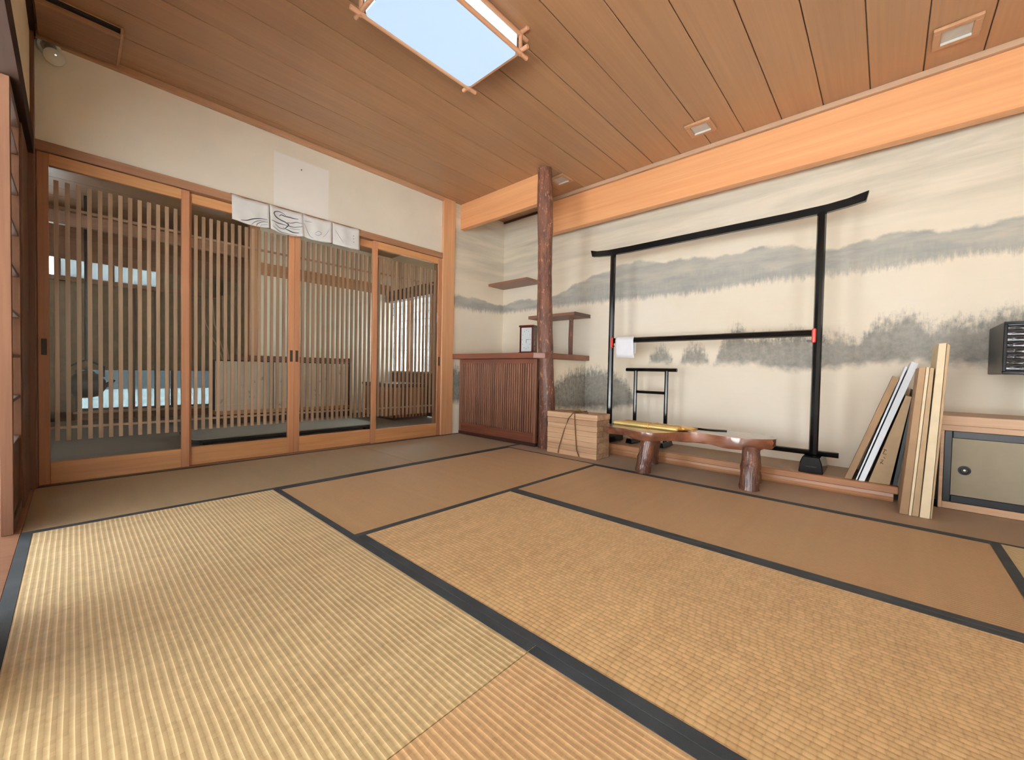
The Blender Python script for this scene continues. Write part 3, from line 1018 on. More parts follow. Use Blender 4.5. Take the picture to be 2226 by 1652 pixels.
# table clock
o = empty('table_clock', (-2.605, 3.05, 0.836), rad(12))
tag(o, 'dark red wooden table clock with tall white face on the counter', 'clock')
cw, ch, cd = 0.15, 0.285, 0.09
clock_w = plain('mahogany', srgb(72, 22, 16), 0.25, 0.1, Coat_Weight=0.5)


def lb(name, x0, x1, y0, y1, z0, z1, m, par, bev=0.0015):
    return box(name, x0, x1, y0, y1, z0, z1, m, par, bev, local=True)


lb('base', -cw / 2 - 0.006, cw / 2 + 0.006, -cd / 2 - 0.006, cd / 2 + 0.006, 0, 0.022, clock_w, o)
lb('top', -cw / 2 - 0.006, cw / 2 + 0.006, -cd / 2 - 0.006, cd / 2 + 0.006, ch - 0.018, ch, clock_w, o)
lb('case', -cw / 2, cw / 2, -cd / 2 + 0.008, cd / 2, 0.022, ch - 0.018, clock_w, o)
lb('frame_side', -cw / 2, -cw / 2 + 0.018, -cd / 2, -cd / 2 + 0.008, 0.022, ch - 0.018, clock_w, o)
lb('frame_side', cw / 2 - 0.018, cw / 2, -cd / 2, -cd / 2 + 0.008, 0.022, ch - 0.018, clock_w, o)
fc = lb('dial', -cw / 2 + 0.018, cw / 2 - 0.018, -cd / 2 + 0.004, -cd / 2 + 0.008, 0.028, ch - 0.024, plain('clock_dial', srgb(214, 222, 220), 0.3), o)
for k in range(12):
    a = k * math.pi / 6
    lb('hour_mark', 0.046 * math.sin(a) - 0.002, 0.046 * math.sin(a) + 0.002, -0.0026, -0.0018, 0.09 * math.cos(a) - 0.004, 0.09 * math.cos(a) + 0.004, clock_w, fc, 0)
lb('minute_hand', -0.001, 0.036, -0.0034, -0.0026, -0.0015, 0.002, blackm, fc, 0)
lb('hour_hand', -0.003, 0.001, -0.0042, -0.0034, -0.034, 0.003, blackm, fc, 0)
for k in range(4):
    lb('side_window', cw / 2 - 0.001, cw / 2 + 0.0008, -0.02, 0.0, 0.035 + k * 0.056, 0.075 + k * 0.056, plain('amber_window', srgb(150, 100, 80), 0.2), o)

# ---- raised alcove floor
plat = struct(empty('floor_alcove', (-0.8, 3.2, 0)))
box('alcove_floor', -2.195, 0.05, 3.05, YB - 0.001, 0.001, 0.080, tat_strip, plat)
box('sill_board', -2.195, 0.066, 3.020, 3.075, 0.046, 0.086, toko_x, plat, bev=0.004)
o = prism_y('sill_front', [(0, 0)] * 3, 0, 1, toko_x) if False else None
sv = []
for x in (-2.195, 0.046):
    for y, z in ((3.046, 0.001), (3.032, 0.001), (3.027, 0.012), (3.026, 0.028), (3.030, 0.046), (3.046, 0.046)):
        sv.append((x, y, z))
mobj('rounded_riser', sv, [[5, 4, 3, 2, 1, 0], [6, 7, 8, 9, 10, 11]] + [[i, (i + 1) % 6, 6 + (i + 1) % 6, 6 + i] for i in range(6)], toko_x, plat, bev=0)

# ---- low cupboard with sliding panel on the right
cup = empty('low_cupboard', (0.8, 3.28, 0))
tag(cup, 'low built-in cupboard with grey sliding panel in a black frame at right', 'cupboard')
box('carcass', 0.222, XR - 0.002, 3.135, YB - 0.001, 0.001, 0.408, kura_dark, cup)
box('stile', 0.218, 0.232, 3.098, 3.135, 0.001, 0.408, pale_x, cup)
box('bottom_rail', 0.232, XR - 0.002, 3.098, 3.135, 0.001, 0.036, pale_x, cup)
box('top_board', 0.205, XR - 0.002, 3.088, YB - 0.001, 0.437, 0.487, pale_x, cup, bev=0.003)
box('upper_rail', 0.212, XR - 0.002, 3.094, 3.135, 0.408, 0.437, pale_x, cup)
fus = box('sliding_panel', 0.260, 0.98, 3.108, 3.114, 0.072, 0.372, plain('grey_panel_paper', srgb(150, 140, 118), 0.7, 0.04), cup, bev=0)
fbk = plain('black_panel_frame', srgb(30, 32, 36), 0.4, 0.1)
box('panel_frame', 0.232, 0.262, 3.104, 3.130, 0.036, 0.408, fbk, cup, bev=0.003)
box('panel_frame', 0.978, 1.008, 3.104, 3.130, 0.036, 0.408, fbk, cup, bev=0.003)
box('panel_frame', 0.262, 0.978, 3.104, 3.130, 0.036, 0.074, fbk, cup, bev=0.003)
box('panel_frame', 0.262, 0.978, 3.104, 3.130, 0.370, 0.408, fbk, cup, bev=0.003)
box('panel_back', 0.262, 0.978, 3.114, 3.130, 0.074, 0.370, fbk, cup, bev=0)
pz, pxx = 0.208, 0.308
lathe('finger_pull', [(0.023, 0.0), (0.023, 0.004), (0.016, 0.0045), (0.014, 0.001), (0.001, 0.001)], (pxx, 3.108, pz), (0, -1, 0), iron, cup)
lathe('pull_flower', [(0.006, 0.0), (0.005, 0.004), (0.001, 0.0045)], (pxx, 3.107, pz), (0, -1, 0), plain('brass', srgb(180, 176, 150), 0.3, 0.1, Metallic=0.8), cup, seg=10)

# ---- black ridged cabinet on a slim stand
o = empty('black_cabinet', (0.62, 3.2, 0.487))
tag(o, 'glossy black ridged box at the right edge in front of the painted wall', 'cabinet')
bx0, bx1, by0, by1, bz0, bz1 = 0.405, 0.84, 3.02, 3.40, 0.705, 0.955
box('case', bx0, bx1, by0 + 0.012, by1, bz0, bz1, plain('black_case', (0.02, 0.02, 0.021), 0.4), o, bev=0.004)
for a, b, c, d in ((bx0, bx1, bz1 - 0.012, bz1), (bx0, bx1, bz0, bz0 + 0.012), (bx0, bx0 + 0.012, bz0 + 0.012, bz1 - 0.012), (bx1 - 0.012, bx1, bz0 + 0.012, bz1 - 0.012)):
    box('front_rim', a, b, by0, by0 + 0.014, c, d, black, o, bev=0.002)
tb = NT('black_gloss_wrinkle')
tb.bump(tb.noise(tb.vscale(tb.objco(), (14, 14, 60)), 1.0, 3, 0.6), 0.6, 0.012)
wr = tb.fin((0.01, 0.011, 0.014), 0.08, Coat_Weight=0.8, Coat_Roughness=0.03)
k = 0
z = bz0 + 0.014
while z < bz1 - 0.02:
    h = 0.026
    vs, fs = [], []
    for i in range(13):
        x = bx0 + 0.013 + (bx1 - bx0 - 0.026) * i / 12
        for yy, zz in ((0.008, 0), (0.0045, h * 0.18), (0.004, h * 0.5), (0.0048, h * 0.85), (0.008, h)):
            vs.append((x, by0 + yy + 0.0012 * math.sin(i * 1.3 + k), z + zz))
    for i in range(12):
        for j in range(4):
            q = i * 5 + j
            fs.append([q, q + 1, q + 6, q + 5])
    mobj('front_ridge', vs, fs, wr, o, smooth=True)
    z += h + 0.0015
    k += 1
box('stand_post', 0.545, 0.575, 3.18, 3.21, 0.50, bz0, black, o)
box('stand_foot', 0.535, 0.78, 3.12, 3.30, 0.488, 0.50, black, o)

# ================================================================== KIMONO RACK
YR = 3.15
o = empty('kimono_rack', (-1.04, YR, 0.086))
tag(o, 'tall black lacquered kimono rack standing in the alcove before the mural', 'rack')
xl, xr = -1.752, -0.324


def bar8(name, p0, p1, w, par, mat=black):
    """chamfered square bar"""
    return tube(name, [p0, p1], [w * 0.56, w * 0.56], mat, par, seg=8, smooth=False)


for x in (xl, xr):
    bar8('post', (x, YR, 0.19), (x, YR, 1.69), 0.043, o)
# top bar with upturned ends
tp = [(-1.955, 1.728), (-1.90, 1.715), (-1.80, 1.706), (-1.6, 1.702), (-1.04, 1.702), (-0.5, 1.702), (-0.30, 1.706), (-0.20, 1.716), (-0.118, 1.733)]
vs = []
for i, (x, z) in enumerate(tp):
    hh = 0.023 + (0.004 if i in (0, len(tp) - 1) else 0)
    for y, zz in ((-0.017, -hh), (0.017, -hh), (0.021, hh), (-0.021, hh)):
        vs.append((x + (0.012 if i == len(tp) - 1 and zz > 0 else (-0.012 if i == 0 and zz > 0 else 0)), YR + y, z + zz))
fs = [[0, 1, 2, 3], [len(vs) - 1, len(vs) - 2, len(vs) - 3, len(vs) - 4]]
for i in range(len(tp) - 1):
    for j in range(4):
        fs.append([i * 4 + j, i * 4 + (j + 1) % 4, i * 4 + 4 + (j + 1) % 4, i * 4 + 4 + j])
mobj('top_bar', vs, fs, black, o, bev=0.002)
bar8('cross_bar', (xl + 0.016, YR, 0.948), (xr - 0.016, YR, 0.948), 0.040, o)
bar8('bottom_bar', (xl - 0.12, YR, 0.198), (xr + 0.125, YR, 0.198), 0.030, o)
for x in (xl, xr):
    f = prism_y('foot', [(x - 0.062, 0.0865), (x + 0.062, 0.0865), (x + 0.054, 0.15), (x + 0.042, 0.186), (x - 0.042, 0.186), (x - 0.054, 0.15)], 3.045, 3.30, black, o, bev=0.004)
    box('foot_groove', x - 0.030, x + 0.030, 3.0435, 3.0455, 0.125, 0.129, iron, f, bev=0)
for x, s in ((xl, 1), (xr, -1)):
    r = box('red_clip', x + s * 0.016 - 0.011, x + s * 0.016 + 0.011, YR - 0.027, YR - 0.013, 0.885, 0.975, red_m, o, bev=0.005)
    box('clip_pin', x + s * 0.03 - 0.022, x + s * 0.03 + 0.012, YR - 0.024, YR - 0.016, 0.895, 0.904, black, r, bev=0.001)

# towel over the cross bar
vs, fs = [], []
prof = [(-0.024, 0.805), (-0.026, 0.84), (-0.0245, 0.90), (-0.0235, 0.945), (-0.017, 0.966), (0.0, 0.975), (0.017, 0.966), (0.0235, 0.945), (0.0245, 0.90), (0.026, 0.86), (0.024, 0.83)]
nx = 10
for i in range(nx + 1):
    s = i / nx
    for j, (y, z) in enumerate(prof):
        dz = -0.008 * s if j < 3 else (0.006 * s if j > 8 else 0)
        vs.append((-1.70 + 0.162 * s + (0.012 * (1 - j / 3) if j < 3 else 0), YR + y + 0.0018 * math.sin(s * 9 + j * 0.4) * (1 if j in (0, 1, 2, 8, 9, 10) else 0), z + dz))
m = len(prof)
for i in range(nx):
    for j in range(m - 1):
        q = i * m + j
        fs.append([q, q + 1, q + m + 1, q + m])
tw = mobj('hand_towel', vs, fs, white_cloth, smooth=True)
tag(tw, 'small white towel folded over the left end of the rack cross bar', 'towel')
sol = tw.modifiers.new('thickness', 'SOLIDIFY')
sol.thickness = 0.003
sol.offset = 1

# small stand
o = empty('towel_stand', (-1.43, 3.25, 0.086))
tag(o, 'small black lacquered stand with two rails behind the bench', 'stand')
bar8('top_rail', (-1.655, 3.25, 0.704), (-1.222, 3.25, 0.704), 0.026, o)
bar8('middle_rail', (-1.565, 3.25, 0.517), (-1.308, 3.25, 0.517), 0.022, o)
for x in (-1.568, -1.304):
    bar8('post', (x, 3.25, 0.12), (x, 3.25, 0.694), 0.028, o)
    prism_y('foot', [(x - 0.03, 0.0865), (x + 0.03, 0.0865), (x + 0.02, 0.125), (x - 0.02, 0.125)], 3.15, 3.35, black, o, bev=0.003)

# ================================================================== WOODEN BOX WITH CORD
o = empty('cord_tied_box', (-1.85, 2.81, 0.0), rad(1.0))
tag(o, 'pale wooden box of stacked trays tied with brown cord beside the pillar', 'box')
bw, bd = 0.235, 0.098
nt = 7
for k in range(nt):
    z0 = 0.001 + k * 0.0425
    j = random.uniform(-0.0015, 0.0015)
    lb('tray', -bw + j, bw + j, -bd + j, bd, z0, z0 + 0.0415, box_w, o, bev=0.002)
lb('lid', -bw - 0.003, bw + 0.003, -bd - 0.003, bd + 0.003, 0.2990, 0.345, box_w, o, bev=0.003)


def ltube(name, pts, r, m, par, seg=8):
    P = wloc(par)
    rz = par.rotation_euler[2]
    R = Matrix.Rotation(rz, 3, 'Z')
    ob = tube(name, [Vector(p) for p in pts], r, m, None, seg)
    c = ob.location.copy()
    ob.parent = par
    ob.location = c
    return ob


ltube('cord', [(0.02, -bd - 0.006, 0.346), (-0.02, -bd - 0.008, 0.30), (-0.06, -bd - 0.009, 0.20), (-0.105, -bd - 0.010, 0.06), (-0.115, -bd - 0.010, 0.008)], 0.0042, cord_m, o)
ltube('cord', [(0.035, -bd - 0.006, 0.346), (0.04, -bd - 0.009, 0.28), (0.052, -bd - 0.009, 0.16), (0.062, -bd - 0.010, 0.06), (0.088, -bd - 0.012, 0.008)], 0.0042, cord_m, o)
ltube('cord', [(0.02, -bd - 0.006, 0.346), (0.026, -bd + 0.01, 0.352), (0.03, 0.0, 0.350), (0.03, bd - 0.01, 0.350), (0.03, bd + 0.007, 0.335), (0.03, bd + 0.007, 0.01)], 0.0042, cord_m, o)
ltube('cord_bow', [(-0.11, -0.03, 0.351), (-0.06, -0.02, 0.356), (0.0, -0.035, 0.357), (0.03, -0.04, 0.362), (0.07, -0.03, 0.356), (0.12, -0.045, 0.351)], 0.0045, cord_m, o)
ltube('cord_knot', [(0.01, -0.045, 0.358), (0.03, -0.035, 0.366), (0.05, -0.045, 0.358)], 0.008, cord_m, o)

# ================================================================== BURL BENCH
o = empty('burl_bench', (-0.95, 2.8, 0))
tag(o, 'low lacquered bench of a wavy natural slab on four bark-covered log legs', 'bench')
ZT = 0.288
outline = [(-0.500, 2.890), (-0.575, 2.815), (-0.70, 2.775), (-0.83, 2.80), (-0.93, 2.80), (-1.00, 2.735), (-1.06, 2.62), (-1.13, 2.545), (-1.24, 2.55), (-1.34, 2.60), (-1.44, 2.605), (-1.52, 2.66), (-1.535, 2.76),
           (-1.50, 2.90), (-1.40, 3.0), (-1.22, 3.03), (-1.05, 3.02), (-0.92, 3.04), (-0.78, 3.10), (-0.62, 3.10), (-0.52, 3.03), (-0.49, 2.95)]
ol = spline(outline, 5)
cxm, cym = -1.0, 2.83
rings = [(ZT, 1.0, 0), (ZT - 0.004, 1.004, 0), (ZT - 0.026, 0.992, 0.3), (ZT - 0.048, 1.0, 0.7), (ZT - 0.068, 0.965, 1.0), (ZT - 0.072, 0.82, 1.0)]
vs, fs = [], []
N = len(ol)
for zi, (z, s, k) in enumerate(rings):
    for i, (x, y) in enumerate(ol):
        thin = 0.018 * max(0, min(1, (-0.75 - x) / 0.5))
        bump = 0.014 * math.sin(i * 0.55 + zi) + 0.012 * math.sin(i * 1.3 + 1 + zi * 0.7) + random.uniform(-0.004, 0.004)
        kk = s + (bump if 1 < zi < 5 else 0)
        vs.append((cxm + (x - cxm) * kk, cym + (y - cym) * kk, z + k * (thin + 0.006 * math.sin(i * 0.4 + 2))))
for r in range(len(rings) - 1):
    for i in range(N):
        a, b = r * N + i, r * N + (i + 1) % N
        fs.append([a, b, b + N, a + N])
fs.append(list(range(N)))
fs.append([(len(rings) - 1) * N + i for i in range(N - 1, -1, -1)])
sl = mobj('slab', vs, fs, slab_m, o, smooth=True)


def log_leg(x, y, r0, r1, tx=0.0, ty=0.0, zt=0.235):
    pts, rr = [(x, y, 0.0018)], [r0]
    for i in range(9):
        k = i / 8
        pts.append((x + tx * k, y + ty * k, 0.016 + (zt - 0.014) * k))
        rr.append(r0 + (r1 - r0) * k + random.uniform(-0.002, 0.002))
    tube('leg', pts, rr, leg_bark, o, seg=16, jitter=0.07)


log_leg(-1.20, 2.632, 0.050, 0.048, 0.02, 0.03)
log_leg(-0.578, 2.712, 0.054, 0.047, -0.008, 0.06)
log_leg(-1.275, 2.945, 0.046, 0.044, 0.02, -0.01)
log_leg(-0.60, 2.925, 0.046, 0.044, -0.02, 0.02)

# gold bundle on the bench
o = empty('gold_bundle', (-1.20, 2.83, ZT))
tag(o, 'long gold paper-wrapped bundle lying on the left end of the bench', 'bundle')
o.rotation_euler = (0, 0, rad(-2))
bars = [(-0.30, 0.185, -0.085, -0.045, gold_l), (-0.30, 0.185, -0.035, 0.005, gold_l), (-0.27, 0.20, 0.02, 0.075, gold)]
for a, b, c, d, m_ in bars:
    lb('wrapped_bar', a, b, c, d, 0.0008, 0.026, m_, o, bev=0.008)
vs, fs = [], []
for i in range(7):
    x = 0.175 + 0.1 * i / 6
    for j in range(10):
        a = 2 * math.pi * j / 10
        r = 0.05 * (1 - 0.35 * i / 6) + random.uniform(-0.006, 0.006)
        vs.append((x, -0.005 + 1.25 * r * math.cos(a), 0.017 + 0.32 * r * math.sin(a)))
for i in range(6):
    for j in range(10):
        q = i * 10 + j
        fs.append([q, i * 10 + (j + 1) % 10, i * 10 + 10 + (j + 1) % 10, q + 10])
fs += [list(range(9, -1, -1)), list(range(60, 70))]
mobj('crumpled_end', vs, fs, gold, o, local=True)
ltube('tie', [(-0.02, -0.09, 0.004), (-0.02, -0.088, 0.027), (-0.02, 0.0, 0.029), (-0.02, 0.078, 0.027), (-0.02, 0.08, 0.004)], 0.003, gold, o)

# thin black tray on the far edge of the slab
o = prism_z('lacquer_tray', [(-1.03, 3.000), (-0.90, 2.985), (-0.79, 3.030), (-0.80, 3.075), (-0.92, 3.035), (-1.02, 3.015)], ZT + 0.0006, ZT + 0.008, black, bev=0.002)
tag(o, 'thin black lacquer strip lying along the far edge of the bench slab', 'tray')

# ================================================================== LEANING BOARDS
def Ypt(u, v, y):
    f = 881.97
    R = cam.rotation_euler.to_matrix()
    d = R @ Vector(((u - 1113) / f, -(v - 826) / f, -1))
    t = y / d.y
    return (d.x * t, CAM_H + d.z * t)


def lean(name, quad, y0, y1, mat, label, cat, bottom, shift=0.0, parent=None, group=None):
    poly = [Ypt(u, v, y0) for u, v in quad]
    zmin = min(z for x, z in poly[:2])
    poly = [(x, z) for x, z in poly]
    poly[0] = (poly[0][0], bottom)
    poly[1] = (poly[1][0], bottom)
    ob = prism_y(name, poly, y0, y1, mat, parent, bev=0.001, shift=shift)
    if label:
        tag(ob, label, cat, group)
    return ob


G1 = 'flat packages leaning on the alcove floor'
G2 = 'flat packages standing beside the cupboard'
ZP = 0.0866
lean('flat_carton', [(1836, 1038), (1851, 1042), (1955, 823), (1941, 817)], 3.05, 3.42, card_d, 'brown flat carton leaning, leftmost of the packages in the alcove', 'carton', ZP, group=G1)
lean('foam_board', [(1866, 1046), (1879, 1052), (1997, 790), (1982, 786)], 3.046, 3.40, styro, 'bright white board leaning between brown cartons', 'board', ZP, group=G1)
lean('foam_sheet', [(1860, 1044), (1863, 1045), (1973, 798), (1968, 796)], 3.06, 3.41, styro, 'thin white sheet showing only its top left of the white board', 'board', ZP, group=G1)
cb = lean('flat_carton', [(1888, 1048), (1934, 1056), (1982, 863), (1969, 860)], 3.05, 3.42, card_m, 'cardboard carton with handwritten marks right of the white board', 'carton', ZP, group=G1)
lean('dark_board', [(1940, 1057), (1950, 1059), (1993, 850), (1986, 848)], 3.058, 3.42, dgreen, 'thin dark board leaning behind the handwritten carton', 'board', ZP, group=G1)
lean('flat_carton', [(1955, 1112), (1974, 1122), (2013, 798), (1998, 800)], 2.80, 3.012, card_d, 'brown carton standing on the floor, leftmost of the upright pair', 'carton', 0.001, shift=-0.004, group=G2)
lean('thin_panel', [(1975, 1123), (1981, 1123), (2021, 798), (2014, 798)], 2.795, 3.012, card_l, 'thin pale panel between two upright brown cartons', 'panel', 0.001, shift=-0.004, group=G2)
lean('flat_carton', [(1982, 1122), (1997, 1121), (2031, 800), (2022, 799)], 2.80, 3.012, card_m, 'narrow tan carton beside the tallest pale panel', 'carton', 0.001, shift=-0.004, group=G2)
lean('pale_plank', [(1999, 1124), (2021, 1125), (2058, 745), (2041, 747)], 2.795, 3.080, card_l, 'tallest pale wooden panel standing beside the low cupboard', 'panel', 0.001, shift=-0.004, group=G2)
lean('tall_sheet', [(2022, 1125), (2026, 1125), (2066, 750), (2059, 746)], 2.80, 3.080, card_m, 'thin brown sheet against the right side of the tallest panel', 'panel', 0.001, shift=-0.004, group=G2)
# handwriting strokes on the carton
ink = plain('marker_ink', srgb(60, 46, 40), 0.8)
for k, (u0, v0, u1, v1) in enumerate(((1920, 976, 1928, 979), (1924, 978, 1919, 986), (1919, 986, 1927, 988), (1921, 993, 1924, 997), (1914, 999, 1921, 1001), (1919, 1002, 1913, 1008), (1913, 1004, 1920, 1009))):
    a, b = Ypt(u0, v0, 3.0495), Ypt(u1, v1, 3.0495)
    tube('handwriting', [(a[0], 3.0494, a[1]), (b[0], 3.0494, b[1])], 0.0012, ink, cb, seg=4)

# ================================================================== THE NEXT ROOM, SEEN THROUGH THE LATTICE
ZC2 = 2.41
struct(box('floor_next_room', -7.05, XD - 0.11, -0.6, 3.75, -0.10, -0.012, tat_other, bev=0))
cl2 = struct(box('ceiling_next_room', -7.05, XD - 0.10, -0.6, 3.75, ZC2 + 0.012, ZC2 + 0.05, kura_dark, bev=0))
for k in range(12):
    a = -7.02 + k * 0.302
    box('ceiling_board', a, a + 0.297, -0.6, 3.7, ZC2, ZC2 + 0.013, ceil_y, cl2)
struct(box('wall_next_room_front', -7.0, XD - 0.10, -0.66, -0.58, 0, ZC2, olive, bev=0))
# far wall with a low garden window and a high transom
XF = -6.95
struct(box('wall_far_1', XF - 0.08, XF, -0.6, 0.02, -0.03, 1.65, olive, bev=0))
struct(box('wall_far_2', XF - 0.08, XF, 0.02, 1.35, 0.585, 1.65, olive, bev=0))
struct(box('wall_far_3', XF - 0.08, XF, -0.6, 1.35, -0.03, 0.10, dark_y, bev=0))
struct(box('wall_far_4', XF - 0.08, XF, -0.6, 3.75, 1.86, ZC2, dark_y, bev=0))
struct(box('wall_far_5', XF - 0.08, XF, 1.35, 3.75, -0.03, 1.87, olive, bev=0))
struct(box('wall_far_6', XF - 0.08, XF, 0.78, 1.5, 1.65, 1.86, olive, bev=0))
o = struct(empty('window_3', (XF, 0.68, 0.1)))
box('pane', XF - 0.045, XF - 0.041, 0.02, 1.35, 0.10, 0.585, dim_pane, o, bev=0)
box('sill', XF - 0.02, XF + 0.10, 0.0, 1.38, 0.075, 0.10, pale_x, o)
for y in (0.03, 0.40, 0.86, 0.90, 1.33):
    box('mullion', XF - 0.055, XF - 0.030, y - 0.014, y + 0.014, 0.10, 0.585, dark_z, o)
box('bottom_bar', XF - 0.055, XF - 0.030, 0.02, 1.35, 0.10, 0.125, dark_y, o)
o = struct(empty('window_4', (XF, 0.3, 1.65)))
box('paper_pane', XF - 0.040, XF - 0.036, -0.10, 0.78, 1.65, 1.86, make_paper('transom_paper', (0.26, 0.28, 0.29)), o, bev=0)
for y in (-0.1, 0.34, 0.77):
    box('mullion', XF - 0.050, XF - 0.020, y - 0.012, y + 0.012, 1.65, 1.86, dark_z, o)
# posts and beams of the far side
for k, (y, w) in enumerate(((0.50, 0.06), (0.74, 0.05))):
    struct(box('trim_14', XF, XF + 0.06, y - w / 2, y + w / 2, 0, 1.65, dark_z))
struct(box('trim_15', XF, XF + 0.07, -0.58, 1.49, 1.60, 1.65, dark_y))
struct(box('trim_16', -5.84, -5.74, 1.47, 1.58, 0, ZC2, post_z))
struct(box('trim_17', -5.84, -5.76, 1.58, 3.70, 1.815, 1.96, door_y))
struct(box('trim_18', -5.83, -5.77, -0.58, 1.47, 1.98, 2.10, dark_y))
struct(box('trim_19', -5.80, -3.5, 3.33, 3.43, 1.70, 1.86, dark_x))
struct(box('wall_next_room_cream', -5.86, -5.80, 1.58, 3.45, 0, 1.815, wall_n, bev=0))
struct(box('wall_next_room_upper', -5.86, -5.80, 1.58, 3.45, 1.96, ZC2, wall_n, bev=0))
# side wall with shoji window
struct(box('wall_next_room_side_1', -5.86, XD - 0.10, 3.43, 3.50, 1.74, ZC2, wall_p, bev=0))
struct(box('wall_next_room_side_2', -5.86, XD - 0.10, 3.43, 3.50, 0, 0.62, dark_x, bev=0))
struct(box('wall_next_room_side_3', -4.70, -4.55, 3.43, 3.50, 0.62, 1.74, wall_p, bev=0))
struct(box('added_light_window', -4.55, XD - 0.10, 3.478, 3.480, 0.62, 1.74, glass, bev=0))  # unseen opening added to brighten the next room
struct(box('wall_next_room_side_4', -7.0, -5.86, 3.50, 3.58, 0, ZC2, olive, bev=0))
o = struct(empty('window_5', (-5.25, 3.46, 0.62)))
box('paper', -5.86, -4.70, 3.478, 3.480, 0.62, 1.74, make_paper('dimmed_shoji_paper', (0.42, 0.45, 0.47)), o, bev=0)  # paper colour lowered so the window glare leaves the grid visible
box('stile', -5.36, -5.30, 3.44, 3.475, 0.62, 1.74, door_z, o)
box('stile', -4.745, -4.70, 3.44, 3.475, 0.62, 1.74, door_z, o)
box('rail', -5.86, -4.70, 3.43, 3.475, 0.60, 0.635, pale_x, o)
for k in range(1, 10):
    z = 0.62 + 1.12 * k / 10
    box('bar', -5.86, -4.745, 3.468, 3.478, z - 0.003, z + 0.003, blackm, o, bev=0)
for k in range(1, 15):
    x = -5.86 + 1.16 * k / 15
    box('bar', x - 0.003, x + 0.003, 3.468, 3.478, 0.62, 1.74, blackm, o, bev=0)
# low cupboard with pale painted panels
o = empty('painted_low_cupboard', (-5.6, 1.87, -0.012))
tag(o, 'low cupboard with pale ink-painted sliding panels seen through the lattice doors', 'cupboard')
tp_ = NT('pale_painted_paper')
q = tp_.objco()
pn = tp_.step(tp_.noise(tp_.vscale(q, (1, 9, 9)), 1.0, 4, 0.7), 0.60, 0.70)
pm = tp_.fin(tp_.mix(tp_.math('MULTIPLY', pn, 0.6), srgb(198, 182, 164), srgb(110, 98, 88)), 0.8)
box('plinth', -5.74, -5.60, 1.12, 2.66, -0.011, 0.10, kura_dark, o)
box('rail', -5.75, -5.57, 1.10, 2.67, 0.10, 0.145, door_y, o)
box('sliding_panel', -5.62, -5.60, 1.10, 1.70, 0.145, 0.72, pm, o)
box('sliding_panel', -5.60, -5.58, 1.68, 2.64, 0.145, 0.72, pm, o)
box('panel_edge', -5.60, -5.575, 1.675, 1.69, 0.145, 0.72, blackm, o)
box('panel_edge', -5.62, -5.57, 2.64, 2.665, -0.011, 0.80, blackm, o)
box('finger_pull', -5.58, -5.576, 2.40, 2.425, 0.36, 0.43, blackm, o)
box('top_board', -5.75, -5.56, 1.30, 2.67, 0.735, 0.795, kura_x, o)
box('back', -5.78, -5.75, 1.10, 2.67, -0.011, 0.735, kura_dark, o)
# slatted chest by the shoji
o = empty('slatted_chest', (-5.2, 3.15, -0.012))
tag(o, 'low brown slatted wooden chest under the paper window in the next room', 'chest')
box('case', -5.55, -4.75, 2.86, 3.40, -0.011, 0.44, kura_dark, o)
box('top', -5.57, -4.73, 2.84, 3.42, 0.44, 0.47, dark_x, o)
for k in range(16):
    x = -5.54 + k * 0.05
    box('slat', x, x + 0.03, 2.845, 2.86, 0.02, 0.42, door_z, o)
for k in range(10):
    y = 2.88 + k * 0.052
    box('slat', -4.75, -4.735, y, y + 0.03, 0.02, 0.42, door_z, o)
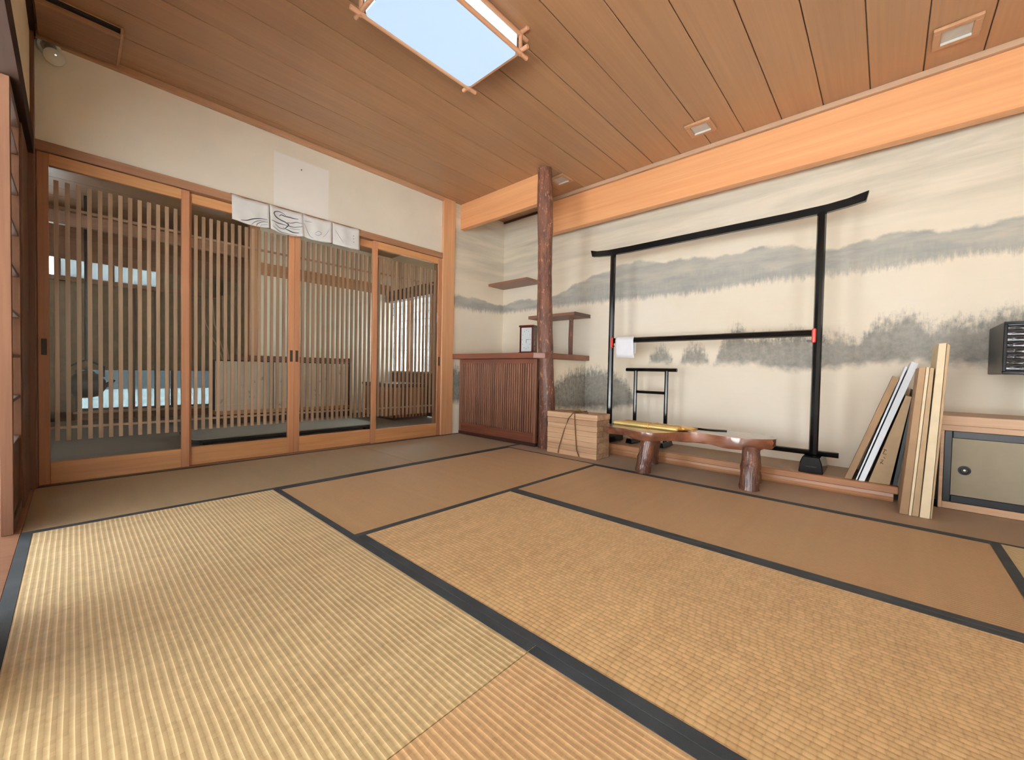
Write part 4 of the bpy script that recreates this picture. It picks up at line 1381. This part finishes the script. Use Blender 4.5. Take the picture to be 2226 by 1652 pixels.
# long grey low table
o = empty('grey_low_table', (-4.55, 1.55, -0.012))
tag(o, 'long grey low table with rounded corners and dark edge just behind the lattice', 'table')
tx0, tx1, ty0, ty1, rr_ = -4.93, -4.20, 0.68, 2.34, 0.06
pl = []
for cx_, cy_, a0 in ((tx1 - rr_, ty1 - rr_, 0), (tx0 + rr_, ty1 - rr_, 90), (tx0 + rr_, ty0 + rr_, 180), (tx1 - rr_, ty0 + rr_, 270)):
    for k in range(5):
        a = rad(a0 + k * 22.5)
        pl.append((cx_ + rr_ * math.cos(a), cy_ + rr_ * math.sin(a)))
prism_z('top', pl, 0.042, 0.050, grey_top, o, bev=0)
prism_z('edge', [(x * 1.0, y) for x, y in pl], 0.016, 0.0415, blackm, o, bev=0.002)
for x in (tx0 + 0.08, tx1 - 0.08):
    for y in (ty0 + 0.1, ty1 - 0.1):
        box('leg', x - 0.03, x + 0.03, y - 0.03, y + 0.03, -0.0118, 0.016, blackm, o)
# dark kettle in front of the low window, hanging from a pole
o = empty('hanging_kettle', (-6.2, 0.10, 0.25))
tag(o, 'dark round kettle hanging in silhouette before the low bright window', 'kettle')
lathe('body', [(0.03, 0.0), (0.10, 0.02), (0.15, 0.10), (0.145, 0.18), (0.09, 0.25), (0.03, 0.27)], (-6.2, 0.10, 0.30), (0, 0, 1), dark_cer, o)
lathe('lid', [(0.07, 0.25), (0.06, 0.275), (0.015, 0.285), (0.018, 0.31), (0.004, 0.32)], (-6.2, 0.10, 0.305), (0, 0, 1), dark_cer, o)
tube('spout', [(-6.2, 0.22, 0.42), (-6.2, 0.275, 0.45), (-6.2, 0.31, 0.49)], [0.03, 0.022, 0.014], dark_cer, o)
tube('handle', [(-6.2, -0.03, 0.52), (-6.2, -0.03, 0.63), (-6.2, 0.10, 0.70), (-6.2, 0.23, 0.63), (-6.2, 0.23, 0.52)], 0.009, dark_cer, o)
tube('hook_pole', [(-6.2, 0.10, 0.70), (-6.2, 0.10, ZC2)], 0.014, dark_cer, o)
# flower branch in the dark recess
o = empty('dried_branch', (-6.3, 1.40, -0.012))
tag(o, 'bare pale dried branches standing in the dark recess of the next room', 'branches')
lathe('vase', [(0.05, 0), (0.075, 0.08), (0.07, 0.22), (0.035, 0.32), (0.045, 0.36)], (-6.3, 1.40, -0.011), (0, 0, 1), dark_cer, o)
tw_ = plain('pale_twig', srgb(196, 170, 140), 0.8)
for k in range(5):
    dx, dy = random.uniform(-0.1, 0.1), random.uniform(-0.35, 0.2)
    tube('twig', [(-6.3, 1.40, 0.28), (-6.3 + dx * 0.4, 1.40 + dy * 0.3, 0.8), (-6.3 + dx * 0.7, 1.40 + dy * 0.8, 1.2), (-6.3 + dx, 1.40 + dy * 0.9, 1.55)], [0.007, 0.006, 0.005, 0.003], tw_, o, seg=6)
